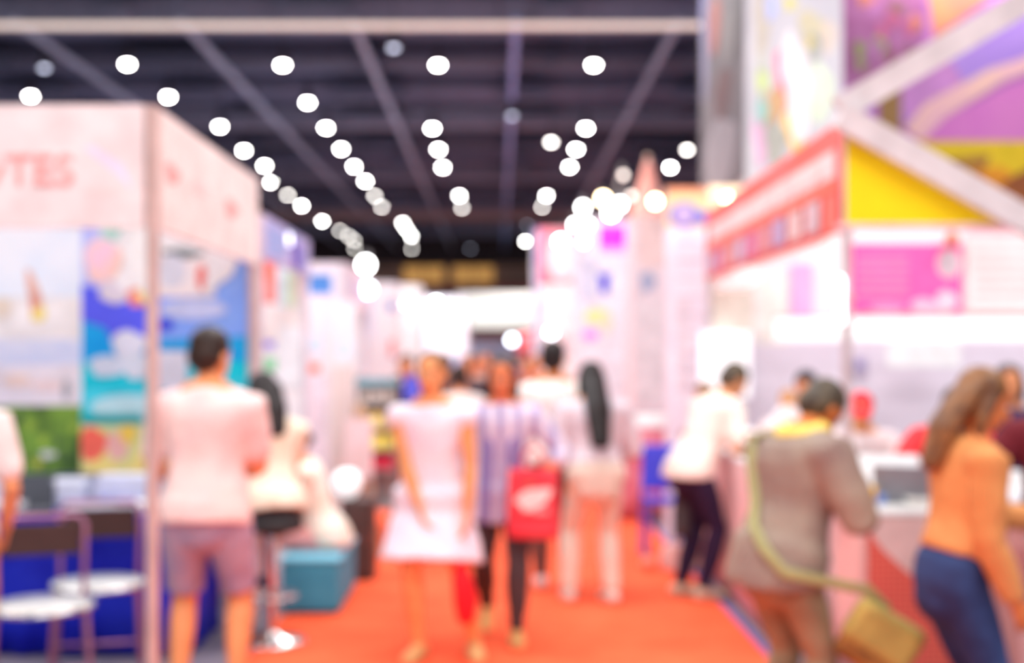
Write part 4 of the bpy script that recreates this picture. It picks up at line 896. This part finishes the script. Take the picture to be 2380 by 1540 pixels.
# couple walking away
person('person from behind in a white T-shirt, arm round the long-haired one', X(1287, 8.75), 8.75, 0, 1.70, lean=2, headyaw=-15, wide=1.05, skin=(238, 150, 88), top='tee', topm=WC((250, 244, 238), (242, 234, 230)), hem=.86, sleeve=.5, loose=.025, bottom='trousers', botm=WC((120, 84, 80)), hair='short', hairm=HB,
       feet={-1: (-.08, .15, 0), 1: (.08, -.22, .06, 0, 35, (.1, 1, -.3))}, hands={-1: (-.26, .12, .84), 1: (.17, -.15, .96)}, elbow={1: (1, -.2, -.3)}, shoes=(240, 236, 236))
person('person with very long black hair in grey-white clothes bending slightly forward', X(1384, 8.38), 8.38, 8, 1.57, female=True, lean=13, headpitch=0, skin=(240, 160, 100), top='tee', topm=WC((226, 214, 222), (212, 202, 212)), hem=.88, sleeve=.7, loose=.04, bottom='wide', botm=WC((232, 222, 206), (222, 210, 194)), hair='verylong', hairm=HB,
       feet={-1: (-.16, .06, 0, 5), 1: (.10, -.04, 0, -5)}, hands={-1: (-.16, .26, .88), 1: (.22, .30, .9)}, shoes=(244, 236, 226), wide=1.05)
# bending man, navy trousers
r9, i9 = person('person in a cream shirt and navy trousers bending over the side counter', X(1606, 8.5), 8.5, -66, 1.64, lean=27, headpitch=22, skin=(222, 150, 104), top='tee', topm=WC((250, 238, 226), (240, 222, 212)), hem=.80, sleeve=.5, loose=.028, bottom='trousers', botm=WC((44, 30, 66)), hair='short', hairm=HG,
       feet={-1: (-.10, -.02, 0, 5), 1: (.10, .03, 0, -5)}, hands={-1: (-.12, .42, 1.02), 1: (.14, .40, 1.02)}, shoes=(226, 206, 180))
o = bag((X(1578, 8.8), 8.62, .40), .12, .24, .33, mat((74, 62, 66)), 'black shoulder bag hanging behind the navy trousers', -.3, True)
# bag man
D10 = 5.0
r10, i10 = person('person with bowed head in a taupe shirt with a yellow collar', X(1812, D10), D10, -62, 1.555, lean=13, headpitch=42, wide=1.05, skin=(214, 122, 60), top='tee', topm=WC((160, 142, 126), (128, 104, 100), scale=2.5), hem=.72, sleeve=.7, loose=.044, bottom='wide', botm=WC((160, 142, 112), (140, 122, 96), scale=5), hair='short', hairm=HG,
       hands={-1: (-.08, .33, 1.0), 1: (.12, .30, .99)}, elbow={1: (.9, -.6, -.4), -1: (-.8, -.5, -.4)}, shoes=(80, 66, 60))
ck = MB(); S_ = i10['S']
ck.tube([S_(.318)+Vector((.078*math.sin(a), .072*math.cos(a)-.0, .01+.012*math.cos(a))) for a in [k*math.pi/8 for k in range(17)]], .034, 10, round_ends=False)
ck.build('collar', mat((255, 226, 120), (252, 214, 100)), r10, True)
# strap and satchel
st0 = [S_(.27)+Vector((-.09, .02, .055)), S_(.24)+Vector((-.05, -.135, .02)), S_(.12)+Vector((.02, -.155, 0)), S_(.0)+Vector((.12, -.165, -.03)), Vector((.20, -.10, .68)), Vector((.25, .0, .62))]
sp_ = [world_pt(r10, p) for p in st0]
sx_, sy_ = sp_[-1].x+.02, sp_[-1].y
sg = empty('satchel', (X(1990, D10-.1), D10-.16, Z(1545, D10-.1))); tag(sg, 'olive yellow cloth satchel slung from the taupe-shirted person', 'bag')
sm = MB(); 
sm.box((-.13, -.045, 0), (.13, .045, .23)); b_o = sm.build('bag_body', mat((170, 112, 52), (120, 78, 36), scale=12), sg, bevel=.03)
sm = MB(); sm.box((-.138, -.055, .07), (.138, .05, .245)); sm.build('flap', mat((196, 172, 92), (170, 146, 78), scale=6), sg, bevel=.03)
sg.rotation_euler = (0, .55, -.15)
def surf10(s, ang, off=.012):
    k = min(range(len(TORSO)), key=lambda q: abs(TORSO[q][0]-s)); rx, ry = TORSO[k][1]*1.53*1.05*1.0+.046+off, TORSO[k][2]*1.53*1.05+.046+off
    a = math.radians(ang); l11 = math.radians(13)
    return world_pt(r10, S_(s, .006)+Vector((1,0,0))*rx*math.cos(a)+Vector((0, math.cos(l11), -math.sin(l11)))*ry*math.sin(a))
back = [world_pt(r10, S_(.300)+Vector((-.10, .03, .035))), surf10(.285, -128, .02), surf10(.25, -122), surf10(.19, -114), surf10(.13, -104), surf10(.07, -88, .03), surf10(.02, -66, .045), surf10(-.03, -42, .06), Vector((sg.location.x+.02, sg.location.y-.03, sg.location.z+.30)), Vector((sg.location.x+.10, sg.location.y, sg.location.z+.22))]
stp = MB().tube(back, [(.021, .005)]*10, 8, flat=(.7, 0, .7)).build('strap', mat((170, 166, 112)), sg, True); stp.matrix_parent_inverse = (Matrix.Translation(sg.location) @ sg.rotation_euler.to_matrix().to_4x4()).inverted()
# orange sweater
person('person in an orange sweater and blue jeans with long brown hair', X(2212, 4.6), 4.6, -86, 1.56, female=True, lean=8, headpitch=12, skin=(222, 128, 72), top='tee', topm=WC((222, 152, 92), (206, 132, 76), scale=3), hem=.90, sleeve=1, loose=.03, bottom='trousers', botm=WC((48, 66, 112), (38, 48, 90), scale=6), hair='long', hairm=HBR,
       hands={1: (.17, .15, .76), -1: (-.14, .40, 1.0)}, elbow={1: (.3, -1, 0)}, shoes=(90, 80, 90), wide=.96)
# dark red sleeve at the right edge
person('person cut by the right edge in a dark maroon top', X(2470, 5.4), 5.4, -20, 1.6, top='tee', topm=WC((108, 26, 38)), hem=.86, sleeve=1, bottom='trousers', botm=WC((200, 150, 150)), hair='short', hairm=HB, hands={-1: (-.30, .22, 1.0), 1: (.2, .1, .8)})
# staff behind the counters
person('staff person in a navy shirt with dark hair behind the counter, far right', X(2338, 7.7), 7.7, 170, 1.55, female=True, top='tee', topm=WC((52, 50, 96)), hem=.8, sleeve=.7, bottom='trousers', botm=WC((50, 48, 60)), hair='long', hairm=HD, hands={-1: (-.15, .32, .98), 1: (.15, .34, .98)}, lean=8, near=False)
r16, i16 = person('staff person in a red cap bowed over the counter beside the pale post', X(2000, 7.75), 7.75, 165, 1.44, female=True, top='tee', topm=WC((246, 234, 236)), hem=.8, sleeve=.5, skin=(244, 176, 120), bottom='trousers', botm=WC((60, 56, 70)), hair='cap', topm2=mat((250, 50, 66)), hands={-1: (-.16, .45, .98), 1: (.18, .5, 1.0)}, lean=24, headpitch=14, near=False)
person('staff person in a red shirt stretching an arm to the grey laptop', X(2190, 7.3), 7.3, 175, 1.50, top='tee', topm=WC((246, 60, 66)), hem=.8, sleeve=.5, skin=(240, 166, 110), bottom='trousers', botm=WC((60, 56, 70)), hair='short', hairm=HD, hands={1: (.28, .5, .98), -1: (-.12, .46, .98)}, lean=26, headpitch=20, near=False)
person('staff person with dark hair looking down behind the bowed head', X(1888, 8.9), 8.9, 150, 1.51, top='tee', topm=WC((246, 236, 238)), hem=.8, sleeve=.5, skin=(232, 150, 100), bottom='trousers', botm=WC((60, 56, 70)), hair='short', hairm=mat((62, 66, 76), (50, 50, 58)), hands={1: (.24, .42, 1.0), -1: (-.12, .4, 1.0)}, lean=10, headpitch=20, near=False)
person('person with brownish hair leaning behind the bending cream shirt, pink collar', X(1686, 10.5), 10.5, 120, 1.42, top='tee', topm=WC((240, 110, 130)), hem=.75, sleeve=.5, skin=(214, 150, 100), bottom='trousers', botm=WC((80, 70, 80)), hair='short', hairm=mat((150, 116, 84), (120, 90, 66)), hands={1: (.15, .3, .96), -1: (-.12, .3, .96)}, lean=18, headpitch=20, near=False)
person('small person with orange-toned arms by the long side counter', X(1838, 9.6), 9.6, 160, 1.36, top='tee', topm=WC((246, 226, 226)), hem=.75, sleeve=.15, skin=(246, 176, 116), bottom='trousers', botm=WC((80, 70, 80)), hair='short', hairm=mat((214, 160, 120), (190, 140, 100)), hands={1: (.16, .3, .98), -1: (-.12, .3, .98)}, lean=10, headpitch=20, near=False)

# ------------------------------------------------------------------ people farther down the aisle
far = [
 (945, 12.5, 175, 1.60, (46, 38, 42), (40, 36, 40), 'short', HB, 'person all in black beyond the white-dressed one, left side'),
 (1068, 11.0, 5, 1.52, (244, 234, 230), (90, 84, 96), 'short', HD, 'person in white far between the two walking ones'),
 (1085, 15.0, 180, 1.60, (84, 76, 84), (60, 56, 62), 'long', HD, 'long-haired person in grey behind the far white one'),
 (1108, 18.0, 178, 1.60, (210, 170, 160), (70, 60, 70), 'short', HB, 'far person in a beige top just left of the lilac blouse'),
 (1040, 19.0, 0, 1.62, (60, 56, 66), (60, 50, 60), 'short', HB, 'far dark-dressed person seen from behind over the white dress'),
 (1130, 22.0, 182, 1.64, (120, 84, 80), (50, 46, 56), 'short', HB, 'far person in maroon above the dark hair in mid aisle'),
 (1225, 14.0, 180, 1.56, (206, 120, 100), (70, 60, 66), 'short', HBR, 'brown-haired person in a rust top right of the lilac blouse'),
 (1248, 17.0, 176, 1.60, (180, 130, 126), (60, 56, 60), 'short', mat((150, 110, 80), (110, 80, 60)), 'far person in dusty pink left of the white T-shirt'),
 (1205, 24.0, 0, 1.66, (110, 100, 140), (50, 50, 60), 'short', HB, 'far person in purple-grey near the red balloon'),
 (1122, 26.5, 178, 1.64, (70, 66, 74), (50, 50, 60), 'short', HB, 'distant person in charcoal beside the lilac booth wall'),
 (1093, 30.0, 180, 1.66, (150, 100, 90), (50, 50, 60), 'short', HB, 'distant person in brown straight down the aisle'),
 (1150, 33.0, 0, 1.68, (80, 80, 100), (50, 50, 60), 'short', HB, 'distant person in slate at the end of the aisle'),
 (1180, 28.0, 180, 1.62, (196, 150, 120), (50, 50, 60), 'short', HB, 'distant person in tan on the right of the aisle'),
 (1030, 23.0, 180, 1.58, (60, 60, 90), (50, 50, 60), 'short', HB, 'distant person in dark blue by the left booths'),
 (948, 17.4, 10, 1.62, (64, 50, 50), (50, 44, 46), 'short', HB, 'dark brown clad person by the cream booth panel'),
]
for px, d, hd, H_, tc_, bc_, hr, hmm, lab in far:
    ph = rnd.uniform(-.12, .12)
    person(lab, X(px, d), d, hd, H_, top='tee', topm=WC(tc_), hem=.5*H_, sleeve=.5, bottom='trousers', botm=WC(bc_), hair=hr, hairm=hmm, near=False, feet={-1: (-.09, ph, 0), 1: (.09, -ph, 0)}, group='visitors far down the aisle', skin=(226, 146, 104))
o = bag((X(957, 12.3), 12.28, 1.16), .17, .12, .24, mat((96, 100, 226)), 'blue backpack on the chest of the person in black', 0, False)
MB().tube([(-.06,.05,.2),(-.07,.1,.26),(-.07,.16,.2)], .008, 6).build('strap', mat((70, 74, 180)), o)
for ob in list(SC.objects):
    if ob.type == 'EMPTY' and not ob.children: bpy.data.objects.remove(ob)
